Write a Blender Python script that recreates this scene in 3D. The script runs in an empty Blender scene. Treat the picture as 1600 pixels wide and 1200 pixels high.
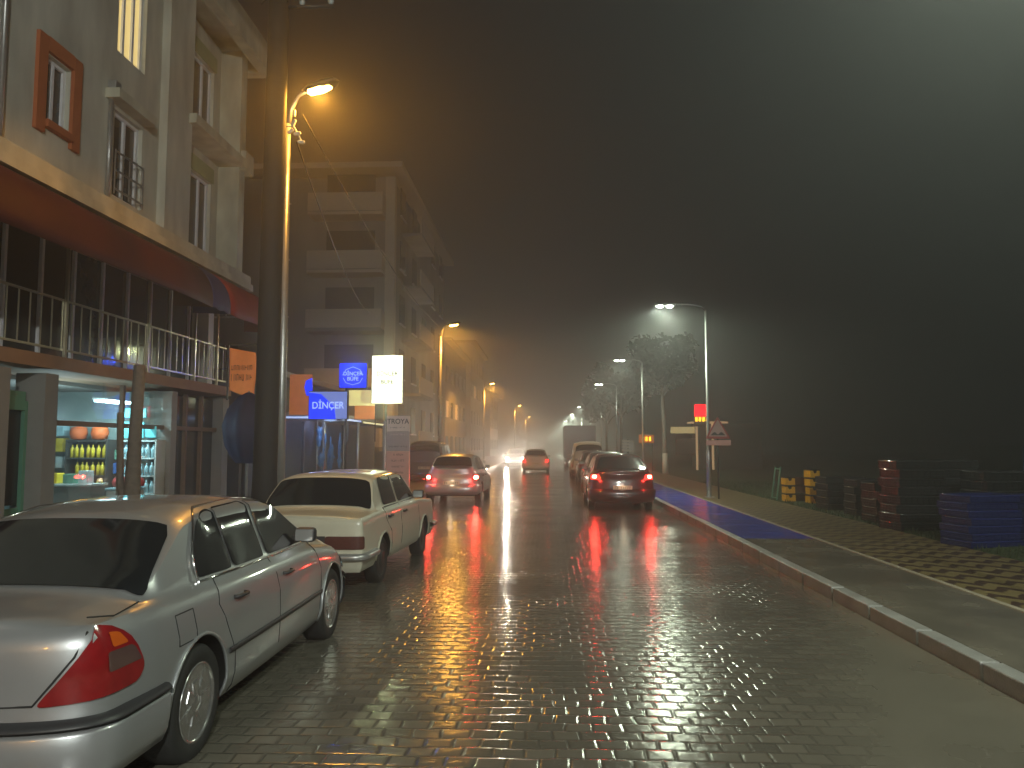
import bpy, bmesh, math, random
from mathutils import Vector, Matrix
random.seed(7)
S = bpy.context.scene
COL = S.collection
R = math.radians
# ------------------------------------------------------------------ camera
cd = bpy.data.cameras.new('camera'); cam = bpy.data.objects.new('camera', cd); COL.objects.link(cam)
cam.location = (0, 0, 1.75)
cam.rotation_euler = (R(90 + 4.49), 0, R(2.6))
cd.sensor_width = 36; cd.lens = 36 * 1209 / 1600; cd.clip_end = 3000; cd.clip_start = 0.05
S.camera = cam
# ------------------------------------------------------------------ night sky
W = bpy.data.worlds.new('World'); S.world = W; W.use_nodes = True
wn = W.node_tree.nodes; wl = W.node_tree.links
bg = wn['Background']
bg.inputs['Color'].default_value = (0.0072, 0.0078, 0.0088, 1)
bg.inputs['Strength'].default_value = 1.0
S.view_settings.view_transform = 'Standard'; S.view_settings.look = 'None'
S.view_settings.exposure = 0.15; S.view_settings.gamma = 1.0
S.cycles.volume_bounces = 0
FOG = 0.0130

# ------------------------------------------------------------------ materials
def mat(name, col, rough=0.6, metal=0.0, var=0.12, nscale=6.0, bump=0.0, bscale=40.0, emit=None, estr=0.0, coat=0.0, rvar=0.0, spec=0.5, trans=0.0, stretch=None):
    m = bpy.data.materials.new(name); m.use_nodes = True
    n = m.node_tree.nodes; l = m.node_tree.links; p = n['Principled BSDF']
    p.inputs['Roughness'].default_value = rough; p.inputs['Metallic'].default_value = metal
    p.inputs['Coat Weight'].default_value = coat; p.inputs['Coat Roughness'].default_value = 0.06
    p.inputs['Specular IOR Level'].default_value = spec
    p.inputs['Transmission Weight'].default_value = trans
    tc = n.new('ShaderNodeTexCoord')
    nz = n.new('ShaderNodeTexNoise'); nz.inputs['Scale'].default_value = nscale; nz.inputs['Detail'].default_value = 5
    if stretch:
        mp = n.new('ShaderNodeMapping'); mp.inputs['Scale'].default_value = (1, 1, stretch); l.new(tc.outputs['Object'], mp.inputs['Vector']); l.new(mp.outputs[0], nz.inputs['Vector'])
    else: l.new(tc.outputs['Object'], nz.inputs['Vector'])
    mx = n.new('ShaderNodeMix'); mx.data_type = 'RGBA'
    mx.inputs[6].default_value = tuple(c * (1 - var) for c in col) + (1,)
    mx.inputs[7].default_value = tuple(min(1, c * (1 + var)) for c in col) + (1,)
    l.new(nz.outputs['Fac'], mx.inputs[0]); l.new(mx.outputs[2], p.inputs['Base Color'])
    if rvar:
        mr = n.new('ShaderNodeMapRange'); mr.inputs['From Min'].default_value = .35; mr.inputs['From Max'].default_value = .65
        mr.inputs['To Min'].default_value = rough - rvar; mr.inputs['To Max'].default_value = rough + rvar
        l.new(nz.outputs['Fac'], mr.inputs['Value']); l.new(mr.outputs[0], p.inputs['Roughness'])
    if bump:
        n2 = n.new('ShaderNodeTexNoise'); n2.inputs['Scale'].default_value = bscale; n2.inputs['Detail'].default_value = 4
        l.new(tc.outputs['Object'], n2.inputs['Vector'])
        b = n.new('ShaderNodeBump'); b.inputs['Strength'].default_value = bump; b.inputs['Distance'].default_value = .01
        l.new(n2.outputs['Fac'], b.inputs['Height']); l.new(b.outputs[0], p.inputs['Normal'])
    if emit:
        p.inputs['Emission Color'].default_value = emit + (1,); p.inputs['Emission Strength'].default_value = estr
    return m

M = {}
M['plaster'] = mat('plaster', (.55, .54, .47), .85, bump=.4, var=.6, nscale=1.9, stretch=.3)
M['plaster_green'] = mat('plaster_green', (.36, .40, .22), .85, bump=.3, var=.2)
M['plaster_orange'] = mat('plaster_orange', (.45, .13, .05), .8, bump=.2)
M['trim'] = mat('trim', (.50, .49, .40), .8, var=.6, nscale=2.5, stretch=.5, bump=.2)
M['trim_brown'] = mat('trim_brown', (.28, .17, .11), .8, var=.2, bump=.2)
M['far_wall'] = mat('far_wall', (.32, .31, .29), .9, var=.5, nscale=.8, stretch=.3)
M['far_dark'] = mat('far_dark', (.10, .10, .10), .9, var=.15)
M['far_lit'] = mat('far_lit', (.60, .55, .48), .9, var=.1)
M['concrete'] = mat('concrete', (.25, .24, .23), .85, bump=.4, var=.2, nscale=3)
M['kerb'] = mat('kerb', (.33, .33, .325), .35, bump=.8, var=.5, nscale=3.5, bscale=60)
M['pole'] = mat('pole', (.030, .027, .025), .8, bump=.3, var=.2)
M['galv'] = mat('galv', (.42, .42, .42), .35, .6, var=.2, nscale=12)
M['iron'] = mat('iron', (.05, .05, .05), .5, .3)
M['rail'] = mat('rail', (.45, .42, .33), .3, .7)
M['glass'] = mat('glass', (.012, .014, .016), .08, 0, coat=.5, spec=.6)
M['window_dark'] = mat('window_dark', (.03, .035, .04), .12, 0, spec=.6)
M['upvc'] = mat('upvc', (.80, .80, .84), .5)
M['curtain'] = mat('curtain', (.13, .15, .15), .8, var=.3, nscale=3)
M['awning_red2'] = mat('awning_red2', (.24, .018, .012), .7, var=.3, nscale=2, bump=.2)
M['awning_red'] = mat('awning_red', (.055, .002, .005), .7, var=.5, nscale=2, bump=.2)
M['awning_blue'] = mat('awning_blue', (.03, .035, .16), .7, var=.3, nscale=2)
M['navy'] = mat('navy', (.012, .02, .07), .7, bump=.3, var=.3)
M['wood'] = mat('wood', (.16, .10, .065), .8, var=.35, nscale=14, bump=.4)
M['bark'] = mat('bark', (.15, .12, .10), .9, var=.4, nscale=18, bump=.8)
M['bark_pale'] = mat('bark_pale', (.36, .34, .31), .9, var=.35, nscale=9, bump=.6)
M['lime'] = mat('lime', (.85, .82, .76), .8)
M['leaf'] = mat('leaf', (.014, .022, .009), .6, var=.5, nscale=1.5)
M['black'] = mat('black', (.008, .008, .008), .5)
M['rubber'] = mat('rubber', (.018, .018, .018), .75, bump=.2, bscale=80)
M['chrome'] = mat('chrome', (.75, .75, .75), .14, 1.0)
M['alloy'] = mat('alloy', (.62, .62, .63), .22, .9, var=.1)
M['trimblk'] = mat('trimblk', (.03, .03, .034), .45)
M['silver'] = mat('silver', (.37, .38, .40), .36, .55, var=.06, nscale=3, coat=.9, rvar=.03)
M['silver2'] = mat('silver2', (.42, .41, .42), .32, .5, var=.06, nscale=3, coat=.9)
M['cream'] = mat('cream', (.56, .53, .43), .4, 0, var=.10, nscale=5, coat=.5, rvar=.08)
M['wine'] = mat('wine', (.030, .006, .009), .3, .2, coat=1)
M['greypaint'] = mat('greypaint', (.10, .10, .11), .3, .4, coat=1)
M['whitepaint'] = mat('whitepaint', (.55, .54, .52), .35, 0, coat=.8)
M['seam'] = mat('seam', (.02, .02, .02), .8)
M['taillens'] = mat('taillens', (.22, .008, .010), .12, 0, coat=1, var=.25, nscale=16)
M['taillens_smoke'] = mat('taillens_smoke', (.09, .05, .045), .15, 0, coat=1)
M['taillens_amber'] = mat('taillens_amber', (.55, .10, .01), .15, 0, coat=1)
M['oldlens'] = mat('oldlens', (.10, .035, .03), .25, 0, coat=.5, var=.3, nscale=20)
M['plate'] = mat('plate', (.62, .55, .42), .5)
M['ink'] = mat('ink', (.03, .03, .03), .6)
M['clearlens'] = mat('clearlens', (.6, .6, .6), .08, .7)
M['red_on'] = mat('red_on', (.6, .02, .02), .3, emit=(1, .02, .015), estr=7)
M['red_core'] = mat('red_core', (.9, .4, .3), .3, emit=(1, .05, .03), estr=200)
M['red_dim'] = mat('red_dim', (.6, .02, .02), .3, emit=(1, .03, .02), estr=4)
M['head_on'] = mat('head_on', (.9, .9, .9), .3, emit=(1, .84, .62), estr=80)
M['sodium'] = mat('sodium', (1, .6, .2), .3, emit=(1, .55, .10), estr=60)
M['led'] = mat('led', (1, 1, 1), .3, emit=(.90, 1, .78), estr=60)
M['tube'] = mat('tube', (1, 1, 1), .3, emit=(.6, .95, 1), estr=14)
M['bluestrip'] = mat('bluestrip', (.5, .6, 1), .3, emit=(.45, .62, 1), estr=.9)
M['warmstrip'] = mat('warmstrip', (1, .9, .5), .3, emit=(1, .9, .45), estr=.9)
M['sign_white'] = mat('sign_white', (.6, .6, .5), .4, emit=(.97, 1, .80), estr=1.6, var=0)
M['sign_blue'] = mat('sign_blue', (.01, .03, .6), .4, emit=(.0, .03, 1), estr=1.3, var=.3)
M['sign_blue_pale'] = mat('sign_blue_pale', (.2, .3, .8), .4, emit=(.20, .30, .85), estr=.5)
M['sign_text'] = mat('sign_text', (.6, .7, 1), .4, emit=(.30, .45, 1), estr=1.0)
M['sign_ink'] = mat('sign_ink', (.02, .02, .02), .9)
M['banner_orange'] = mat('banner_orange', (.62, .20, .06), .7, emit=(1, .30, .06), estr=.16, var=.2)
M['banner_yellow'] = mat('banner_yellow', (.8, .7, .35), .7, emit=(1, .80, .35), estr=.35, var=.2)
M['banner_ink'] = mat('banner_ink', (.16, .05, .02), .7)
M['neon_red'] = mat('neon_red', (1, .0, .0), .4, emit=(1, .0, .01), estr=4)
M['neon_yellow'] = mat('neon_yellow', (1, .8, .0), .4, emit=(1, .55, .02), estr=3)
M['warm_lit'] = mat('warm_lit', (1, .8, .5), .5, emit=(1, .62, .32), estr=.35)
M['lit_curtain'] = mat('lit_curtain', (1, .8, .4), .5, emit=(1, .72, .26), estr=.75, var=.6, nscale=2.5)
M['totem_pink'] = mat('totem_pink', (.75, .45, .38), .5, var=.1)
M['totem_grey'] = mat('totem_grey', (.45, .41, .42), .5)
M['totem_pale'] = mat('totem_pale', (.80, .70, .66), .5)
M['shop_wall'] = mat('shop_wall', (.30, .38, .38), .8)
M['shelf_dark'] = mat('shelf_dark', (.05, .045, .04), .7)
M['cyan_panel'] = mat('cyan_panel', (.10, .45, .5), .5, emit=(.10, .75, .85), estr=.35)
M['ylw'] = mat('ylw', (.75, .52, .03), .45, emit=None)
M['neonbag'] = mat('neonbag', (.40, .04, .04), .5)
M['org'] = mat('org', (.75, .14, .03), .6)
M['glassblue'] = mat('glassblue', (.35, .55, .62), .25)
M['whitegoods'] = mat('whitegoods', (.5, .55, .55), .5)
M['crate_black'] = mat('crate_black', (.012, .012, .013), .42, spec=.35, bump=.3, bscale=25)
M['crate_blue'] = mat('crate_blue', (.010, .015, .085), .38, spec=.4, bump=.3, bscale=25)
M['rim_black'] = mat('rim_black', (.03, .03, .032), .08, spec=1.0, coat=1)
M['rim_blue'] = mat('rim_blue', (.02, .03, .15), .08, spec=1.0, coat=1)
M['crate_brown'] = mat('crate_brown', (.12, .04, .02), .3)
M['crate_yellow'] = mat('crate_yellow', (.80, .45, .02), .35)
M['bluesheet'] = mat('bluesheet', (.03, .12, .36), .5)
M['grass'] = mat('grass', (.045, .065, .022), .85, var=.5, nscale=1.3, bump=1, bscale=30)
M['tarp'] = mat('tarp', (.10, .22, .42), .35, var=.4, nscale=12)
M['green_frame'] = mat('green_frame', (.12, .28, .20), .4)
M['signred'] = mat('signred', (.40, .05, .04), .4)
M['signface'] = mat('signface', (.52, .38, .33), .5)

def node_mat(name):
    m = bpy.data.materials.new(name); m.use_nodes = True
    return m, m.node_tree.nodes, m.node_tree.links, m.node_tree.nodes['Principled BSDF']
def glass_mat():
    m, n, l, p = node_mat('shop_glass'); tr = n.new('ShaderNodeBsdfTransparent'); gl = n.new('ShaderNodeBsdfGlossy'); gl.inputs['Roughness'].default_value = .03
    tr.inputs['Color'].default_value = (.93, .96, .95, 1); fr = n.new('ShaderNodeLayerWeight'); fr.inputs['Blend'].default_value = .5
    pw = n.new('ShaderNodeMath'); pw.operation = 'POWER'; pw.inputs[1].default_value = 4; l.new(fr.outputs['Facing'], pw.inputs[0])
    ad = n.new('ShaderNodeMath'); ad.operation = 'ADD'; ad.inputs[1].default_value = .05; l.new(pw.outputs[0], ad.inputs[0])
    mx = n.new('ShaderNodeMixShader'); l.new(ad.outputs[0], mx.inputs[0]); l.new(tr.outputs[0], mx.inputs[1]); l.new(gl.outputs[0], mx.inputs[2]); l.new(mx.outputs[0], n['Material Output'].inputs['Surface']); return m
M['shop_glass'] = glass_mat()
def math_node(n, l, op, a, b=None, clamp=False):
    q = n.new('ShaderNodeMath'); q.operation = op; q.use_clamp = clamp
    for i, v in enumerate((a, b)):
        if v is None: continue
        if hasattr(v, 'is_output') or hasattr(v, 'links'): l.new(v, q.inputs[i])
        else: q.inputs[i].default_value = v
    return q.outputs[0]

def road_material():
    m, n, l, p = node_mat('wet_cobbles')
    tc = n.new('ShaderNodeTexCoord'); sep = n.new('ShaderNodeSeparateXYZ'); l.new(tc.outputs['Object'], sep.inputs[0])
    # slight irregularity of the courses
    w = n.new('ShaderNodeTexNoise'); w.inputs['Scale'].default_value = 1.6; w.inputs['Detail'].default_value = 2
    l.new(tc.outputs['Object'], w.inputs['Vector'])
    add = n.new('ShaderNodeVectorMath'); add.operation = 'MULTIPLY_ADD'
    l.new(w.outputs['Color'], add.inputs[0]); add.inputs[1].default_value = (.10, .10, 0); l.new(tc.outputs['Object'], add.inputs[2])
    br = n.new('ShaderNodeTexBrick'); br.offset = .5
    br.inputs['Scale'].default_value = 1; br.inputs['Brick Width'].default_value = .17; br.inputs['Row Height'].default_value = .14
    br.inputs['Mortar Size'].default_value = .020; br.inputs['Mortar Smooth'].default_value = 1.0
    br.inputs['Color1'].default_value = (.150, .136, .112, 1); br.inputs['Color2'].default_value = (.098, .090, .075, 1); br.inputs['Mortar'].default_value = (.088, .078, .064, 1)
    l.new(add.outputs[0], br.inputs['Vector'])
    # asphalt patch mask (right foreground) : x > 1.1 + .36 (y-4.2)
    t = math_node(n, l, 'MULTIPLY', sep.outputs['Y'], .36)
    d = math_node(n, l, 'SUBTRACT', sep.outputs['X'], t)
    d = math_node(n, l, 'ADD', d, .40)
    nn = n.new('ShaderNodeTexNoise'); nn.inputs['Scale'].default_value = 2.5; l.new(tc.outputs['Object'], nn.inputs['Vector'])
    d = math_node(n, l, 'ADD', d, math_node(n, l, 'MULTIPLY', math_node(n, l, 'SUBTRACT', nn.outputs['Fac'], .5), .5))
    patchR = math_node(n, l, 'MULTIPLY', d, 1.3, True)
    # worn filled strip near left parked cars
    dl = math_node(n, l, 'MULTIPLY', math_node(n, l, 'SUBTRACT', math_node(n, l, 'ADD', -1.15, math_node(n, l, 'MULTIPLY', math_node(n, l, 'SUBTRACT', nn.outputs['Fac'], .5), 1.6)), sep.outputs['X']), .8, True)
    cob = math_node(n, l, 'SUBTRACT', 1.0, math_node(n, l, 'MAXIMUM', patchR, math_node(n, l, 'MULTIPLY', dl, .6)))
    big = n.new('ShaderNodeTexNoise'); big.inputs['Scale'].default_value = .9; big.inputs['Detail'].default_value = 6; l.new(tc.outputs['Object'], big.inputs['Vector'])
    wear = math_node(n, l, 'MULTIPLY', math_node(n, l, 'SUBTRACT', big.outputs['Fac'], .30), 3.2, True)
    cobh = math_node(n, l, 'MULTIPLY', cob, math_node(n, l, 'ADD', math_node(n, l, 'MULTIPLY', wear, .8), .2))
    # colours
    an = n.new('ShaderNodeTexNoise'); an.inputs['Scale'].default_value = 90; an.inputs['Detail'].default_value = 3; l.new(tc.outputs['Object'], an.inputs['Vector'])
    ac = n.new('ShaderNodeMix'); ac.data_type = 'RGBA'; ac.inputs[6].default_value = (.110, .100, .080, 1); ac.inputs[7].default_value = (.175, .160, .130, 1)
    l.new(big.outputs['Fac'], ac.inputs[0])
    mc = n.new('ShaderNodeMix'); mc.data_type = 'RGBA'; l.new(cob, mc.inputs[0]); l.new(ac.outputs[2], mc.inputs[6]); l.new(br.outputs['Color'], mc.inputs[7])
    l.new(mc.outputs[2], p.inputs['Base Color'])
    # roughness : puddle film
    mr = n.new('ShaderNodeMapRange'); mr.inputs['From Min'].default_value = .25; mr.inputs['From Max'].default_value = .75
    mr.inputs['To Min'].default_value = .12; mr.inputs['To Max'].default_value = .25; l.new(big.outputs['Fac'], mr.inputs['Value'])
    rg = math_node(n, l, 'ADD', mr.outputs[0], math_node(n, l, 'MULTIPLY', patchR, .10))
    rg = math_node(n, l, 'SUBTRACT', rg, math_node(n, l, 'MULTIPLY', dl, .10))
    rg = math_node(n, l, 'SUBTRACT', rg, math_node(n, l, 'MULTIPLY', math_node(n, l, 'MULTIPLY', br.outputs['Fac'], cob), .07))
    rg = math_node(n, l, 'MAXIMUM', rg, .05)
    l.new(rg, p.inputs['Roughness']); p.inputs['Specular IOR Level'].default_value = 1.0
    # height
    inv = math_node(n, l, 'SUBTRACT', 1.0, br.outputs['Fac'])
    sn = n.new('ShaderNodeTexNoise'); sn.inputs['Scale'].default_value = 14; sn.inputs['Detail'].default_value = 3; l.new(tc.outputs['Object'], sn.inputs['Vector'])
    h = math_node(n, l, 'ADD', inv, math_node(n, l, 'MULTIPLY', sn.outputs['Fac'], 1.1))
    h = math_node(n, l, 'MULTIPLY', h, cobh)
    mn = n.new('ShaderNodeTexNoise'); mn.inputs['Scale'].default_value = 5.5; mn.inputs['Detail'].default_value = 5; l.new(tc.outputs['Object'], mn.inputs['Vector'])
    h = math_node(n, l, 'ADD', h, math_node(n, l, 'MULTIPLY', math_node(n, l, 'MULTIPLY', mn.outputs['Fac'], dl), 2.4))
    h = math_node(n, l, 'ADD', h, math_node(n, l, 'MULTIPLY', an.outputs['Fac'], .12))
    b = n.new('ShaderNodeBump'); b.inputs['Strength'].default_value = .75; b.inputs['Distance'].default_value = .0052
    l.new(h, b.inputs['Height']); l.new(b.outputs[0], p.inputs['Normal'])
    return m
M['road'] = road_material()

def pavers_material():
    m, n, l, p = node_mat('zigzag_pavers')
    tc = n.new('ShaderNodeTexCoord'); sep = n.new('ShaderNodeSeparateXYZ'); l.new(tc.outputs['Object'], sep.inputs[0])
    pp = n.new('ShaderNodeMath'); pp.operation = 'PINGPONG'; l.new(sep.outputs['X'], pp.inputs[0]); pp.inputs[1].default_value = .17
    v = math_node(n, l, 'ADD', sep.outputs['Y'], math_node(n, l, 'MULTIPLY', pp.outputs[0], 1.3))
    nz = n.new('ShaderNodeTexNoise'); nz.inputs['Scale'].default_value = 7; l.new(tc.outputs['Object'], nz.inputs['Vector'])
    v = math_node(n, l, 'ADD', v, math_node(n, l, 'MULTIPLY', nz.outputs['Fac'], .16))
    f = math_node(n, l, 'FRACT', math_node(n, l, 'MULTIPLY', v, 1 / .42))
    k = math_node(n, l, 'MULTIPLY', math_node(n, l, 'SUBTRACT', f, .5), 9, True)
    mc = n.new('ShaderNodeMix'); mc.data_type = 'RGBA'; l.new(k, mc.inputs[0])
    mc.inputs[6].default_value = (.21, .165, .075, 1); mc.inputs[7].default_value = (.065, .040, .028, 1)
    l.new(mc.outputs[2], p.inputs['Base Color']); p.inputs['Roughness'].default_value = .45
    br = n.new('ShaderNodeTexBrick'); br.inputs['Scale'].default_value = 1; br.inputs['Brick Width'].default_value = .2; br.inputs['Row Height'].default_value = .1; br.inputs['Mortar Size'].default_value = .006
    l.new(tc.outputs['Object'], br.inputs['Vector'])
    b = n.new('ShaderNodeBump'); b.inputs['Strength'].default_value = .5; b.inputs['Distance'].default_value = .004; b.invert = True
    l.new(br.outputs['Fac'], b.inputs['Height']); l.new(b.outputs[0], p.inputs['Normal'])
    return m
M['pavers'] = pavers_material()
M['track'] = mat('track', (.165, .148, .12), .22, var=.4, nscale=1.2, bump=.15, bscale=120, rvar=.08, spec=.7)
M['track_blue'] = mat('track_blue', (.05, .085, .60), .18, var=.2, nscale=1.5, bump=.12, bscale=120, rvar=.05, spec=.7)
M['edging'] = mat('edging', (.40, .36, .28), .6, var=.3, nscale=7)
M['slab'] = mat('slab', (.12, .11, .10), .4, var=.3, nscale=3, bump=.3)

# ------------------------------------------------------------------ mesh helpers
class MB:
    def __init__(s): s.bm = bmesh.new(); s.mats = []
    def _mi(s, m):
        if m is None: return 0
        if m not in s.mats: s.mats.append(m)
        return s.mats.index(m)
    def box(s, c, d, rot=None, m=None, bevel=0):
        g = bmesh.ops.create_cube(s.bm, size=1)
        vs = g['verts']
        bmesh.ops.scale(s.bm, vec=d, verts=vs)
        if bevel:
            es = list({e for v in vs for e in v.link_edges})
            r = bmesh.ops.bevel(s.bm, geom=es, offset=bevel, segments=2, affect='EDGES', profile=.5)
            vs = list({v for f in r['faces'] for v in f.verts} | set(v for v in vs if v.is_valid))
        if rot: bmesh.ops.rotate(s.bm, matrix=rot, verts=vs)
        bmesh.ops.translate(s.bm, vec=c, verts=vs)
        if m is not None:
            i = s._mi(m)
            for f in {f for v in vs for f in v.link_faces}: f.material_index = i
        return s
    def tube(s, pts, rad, seg=10, cap=True, m=None):
        pts = [Vector(p) for p in pts]; n = len(pts)
        if not isinstance(rad, (list, tuple)): rad = [rad] * n
        rings = []; i0 = s._mi(m)
        up = None
        for i, p in enumerate(pts):
            t = (pts[min(i + 1, n - 1)] - pts[max(i - 1, 0)]).normalized()
            if up is None: up = Vector((0, 0, 1)) if abs(t.z) < .9 else Vector((0, 1, 0))
            a = t.cross(up).normalized(); b = a.cross(t).normalized(); up = b
            rings.append([s.bm.verts.new(p + (a * math.cos(2 * math.pi * k / seg) + b * math.sin(2 * math.pi * k / seg)) * rad[i]) for k in range(seg)])
        for i in range(n - 1):
            for k in range(seg):
                f = s.bm.faces.new((rings[i][k], rings[i][(k + 1) % seg], rings[i + 1][(k + 1) % seg], rings[i + 1][k])); f.smooth = True; f.material_index = i0
        if cap:
            for rr in (rings[0], rings[-1][::-1]):
                try: s.bm.faces.new(rr[::-1]).material_index = i0
                except Exception: pass
        return s
    def lathe(s, prof, seg=24, axis='Z', c=(0, 0, 0), m=None, closed=False):
        i0 = s._mi(m); rings = []
        for r, h in prof:
            ring = []
            for k in range(seg):
                a = 2 * math.pi * k / seg
                if axis == 'Z': v = (r * math.cos(a), r * math.sin(a), h)
                else: v = (h, r * math.cos(a), r * math.sin(a))
                ring.append(s.bm.verts.new(Vector(v) + Vector(c)))
            rings.append(ring)
        n = len(rings)
        for i in range(n if closed else n - 1):
            A, B = rings[i], rings[(i + 1) % n]
            for k in range(seg):
                f = s.bm.faces.new((A[k], A[(k + 1) % seg], B[(k + 1) % seg], B[k])); f.smooth = True; f.material_index = i0
        if not closed:
            for rr, (r, h) in ((rings[0], prof[0]), (rings[-1], prof[-1])):
                if r > 1e-4: s.bm.faces.new(rr).material_index = i0
        return s
    def prism(s, poly, z0, z1, axis='Z', m=None):
        i0 = s._mi(m)
        def mk(a, b, h):
            return {'Z': (a, b, h), 'Y': (a, h, b), 'X': (h, a, b)}[axis]
        A = [s.bm.verts.new(mk(a, b, z0)) for a, b in poly]; B = [s.bm.verts.new(mk(a, b, z1)) for a, b in poly]
        fs = [s.bm.faces.new(A), s.bm.faces.new(B[::-1])]
        for i in range(len(poly)):
            j = (i + 1) % len(poly); fs.append(s.bm.faces.new((A[i], B[i], B[j], A[j])))
        for f in fs: f.material_index = i0
        return s
    def grid(s, rows, m=None, smooth=True, closed_u=False):
        i0 = s._mi(m)
        V = [[s.bm.verts.new(p) for p in r] for r in rows]
        for i in range(len(V) - 1):
            for j in range(len(V[i]) - 1):
                try:
                    f = s.bm.faces.new((V[i][j], V[i][j + 1], V[i + 1][j + 1], V[i + 1][j])); f.smooth = smooth; f.material_index = i0
                except Exception: pass
        return V
    def build(s, name, m=None, parent=None, loc=None, recalc=True):
        if recalc: bmesh.ops.recalc_face_normals(s.bm, faces=s.bm.faces[:])
        me = bpy.data.meshes.new(name); s.bm.to_mesh(me); s.bm.free()
        if s.mats:
            for q in s.mats: me.materials.append(M[q])
        elif m: me.materials.append(M[m])
        o = bpy.data.objects.new(name, me); COL.objects.link(o)
        if parent: o.parent = parent
        if loc: o.location = loc
        return o

def tag(o, label=None, cat=None, group=None, kind=None):
    if label: o['label'] = label
    if cat: o['category'] = cat
    if group: o['group'] = group
    if kind: o['kind'] = kind
    return o
def empty(name, loc=(0, 0, 0), rz=0):
    o = bpy.data.objects.new(name, None); COL.objects.link(o); o.location = loc; o.rotation_euler = (0, 0, rz); o.empty_display_size = .2
    return o
def copy_tree(o, parent=None):
    c = o.copy(); COL.objects.link(c); c.parent = parent
    for ch in list(o.children): copy_tree(ch, c)
    return c
def text(name, body, size, m, parent, loc, rot=(R(90), 0, 0), ext=.004, sx=1.0, align='CENTER'):
    cu = bpy.data.curves.new(name, 'FONT'); cu.body = body; cu.size = size; cu.extrude = ext; cu.align_x = align; cu.align_y = 'CENTER'
    cu.offset = size * .012
    t = bpy.data.objects.new(name + '_tmp', cu); COL.objects.link(t)
    bpy.context.view_layer.update()
    dg = bpy.context.evaluated_depsgraph_get()
    me = bpy.data.meshes.new_from_object(t.evaluated_get(dg)); me.name = name
    bpy.data.objects.remove(t)
    me.materials.clear(); me.materials.append(M[m])
    o = bpy.data.objects.new(name, me); COL.objects.link(o); o.parent = parent; o.location = loc; o.rotation_euler = rot; o.scale = (sx, 1, 1)
    return o
def lamp(name, kind, loc, power, color, parent=None, radius=.1, rot=None, spot=150, blend=.6, size=None):
    d = bpy.data.lights.new(name, kind); d.energy = power; d.color = color
    if kind == 'SPOT': d.spot_size = R(spot); d.spot_blend = blend; d.shadow_soft_size = radius
    elif kind == 'AREA':
        d.shape = 'RECTANGLE'; d.size, d.size_y = size
    else: d.shadow_soft_size = radius
    o = bpy.data.objects.new(name, d); COL.objects.link(o); o.location = loc
    if rot: o.rotation_euler = rot
    if parent: o.parent = parent
    return o
def interp(pts, x):
    if x <= pts[0][0]: return pts[0][1]
    for (a, b), (c, d) in zip(pts, pts[1:]):
        if x <= c: return b + (d - b) * (x - a) / (c - a) if c > a else d
    return pts[-1][1]
def sm(pts, r):
    def f(x):
        return sum(interp(pts, x + r * (k - 3) / 3) * w for k, w in enumerate((1, 2, 3, 4, 3, 2, 1))) / 16
    return f
def sstep(t): t = max(0, min(1, t)); return t * t * (3 - 2 * t)

# ------------------------------------------------------------------ car builder
def round_poly(poly, r, k=4):
    out = []; n = len(poly)
    for i in range(n):
        p = Vector(poly[i]); a = Vector(poly[i - 1]); b = Vector(poly[(i + 1) % n])
        da = (a - p); db = (b - p); rr = min(r, da.length * .45, db.length * .45)
        A = p + da.normalized() * rr; B = p + db.normalized() * rr
        for j in range(k + 1):
            t = j / k; out.append(tuple(A * (1 - t) ** 2 + p * 2 * t * (1 - t) + B * t * t))
    return out
def scan(poly, x):
    ys = []; n = len(poly)
    for i in range(n):
        (a, b), (c, d) = poly[i], poly[(i + 1) % n]
        if (a <= x <= c) or (c <= x <= a):
            if abs(c - a) < 1e-9: ys += [b, d]
            else: ys.append(b + (d - b) * (x - a) / (c - a))
    return (min(ys), max(ys)) if ys else None
def panel(mb, poly, fn, nu=16, nv=6, r=.03, m=None):
    poly = round_poly(poly, r) if r else poly
    x0 = min(p[0] for p in poly); x1 = max(p[0] for p in poly); rows = []
    e = (x1 - x0) * .002
    for i in range(nu + 1):
        t = .5 - .5 * math.cos(math.pi * i / nu)
        x = x0 + e + (x1 - x0 - 2 * e) * t
        lo, hi = scan(poly, x)
        rows.append([fn(x, lo + (hi - lo) * j / nv) for j in range(nv + 1)])
    mb.grid(rows, m)

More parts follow.
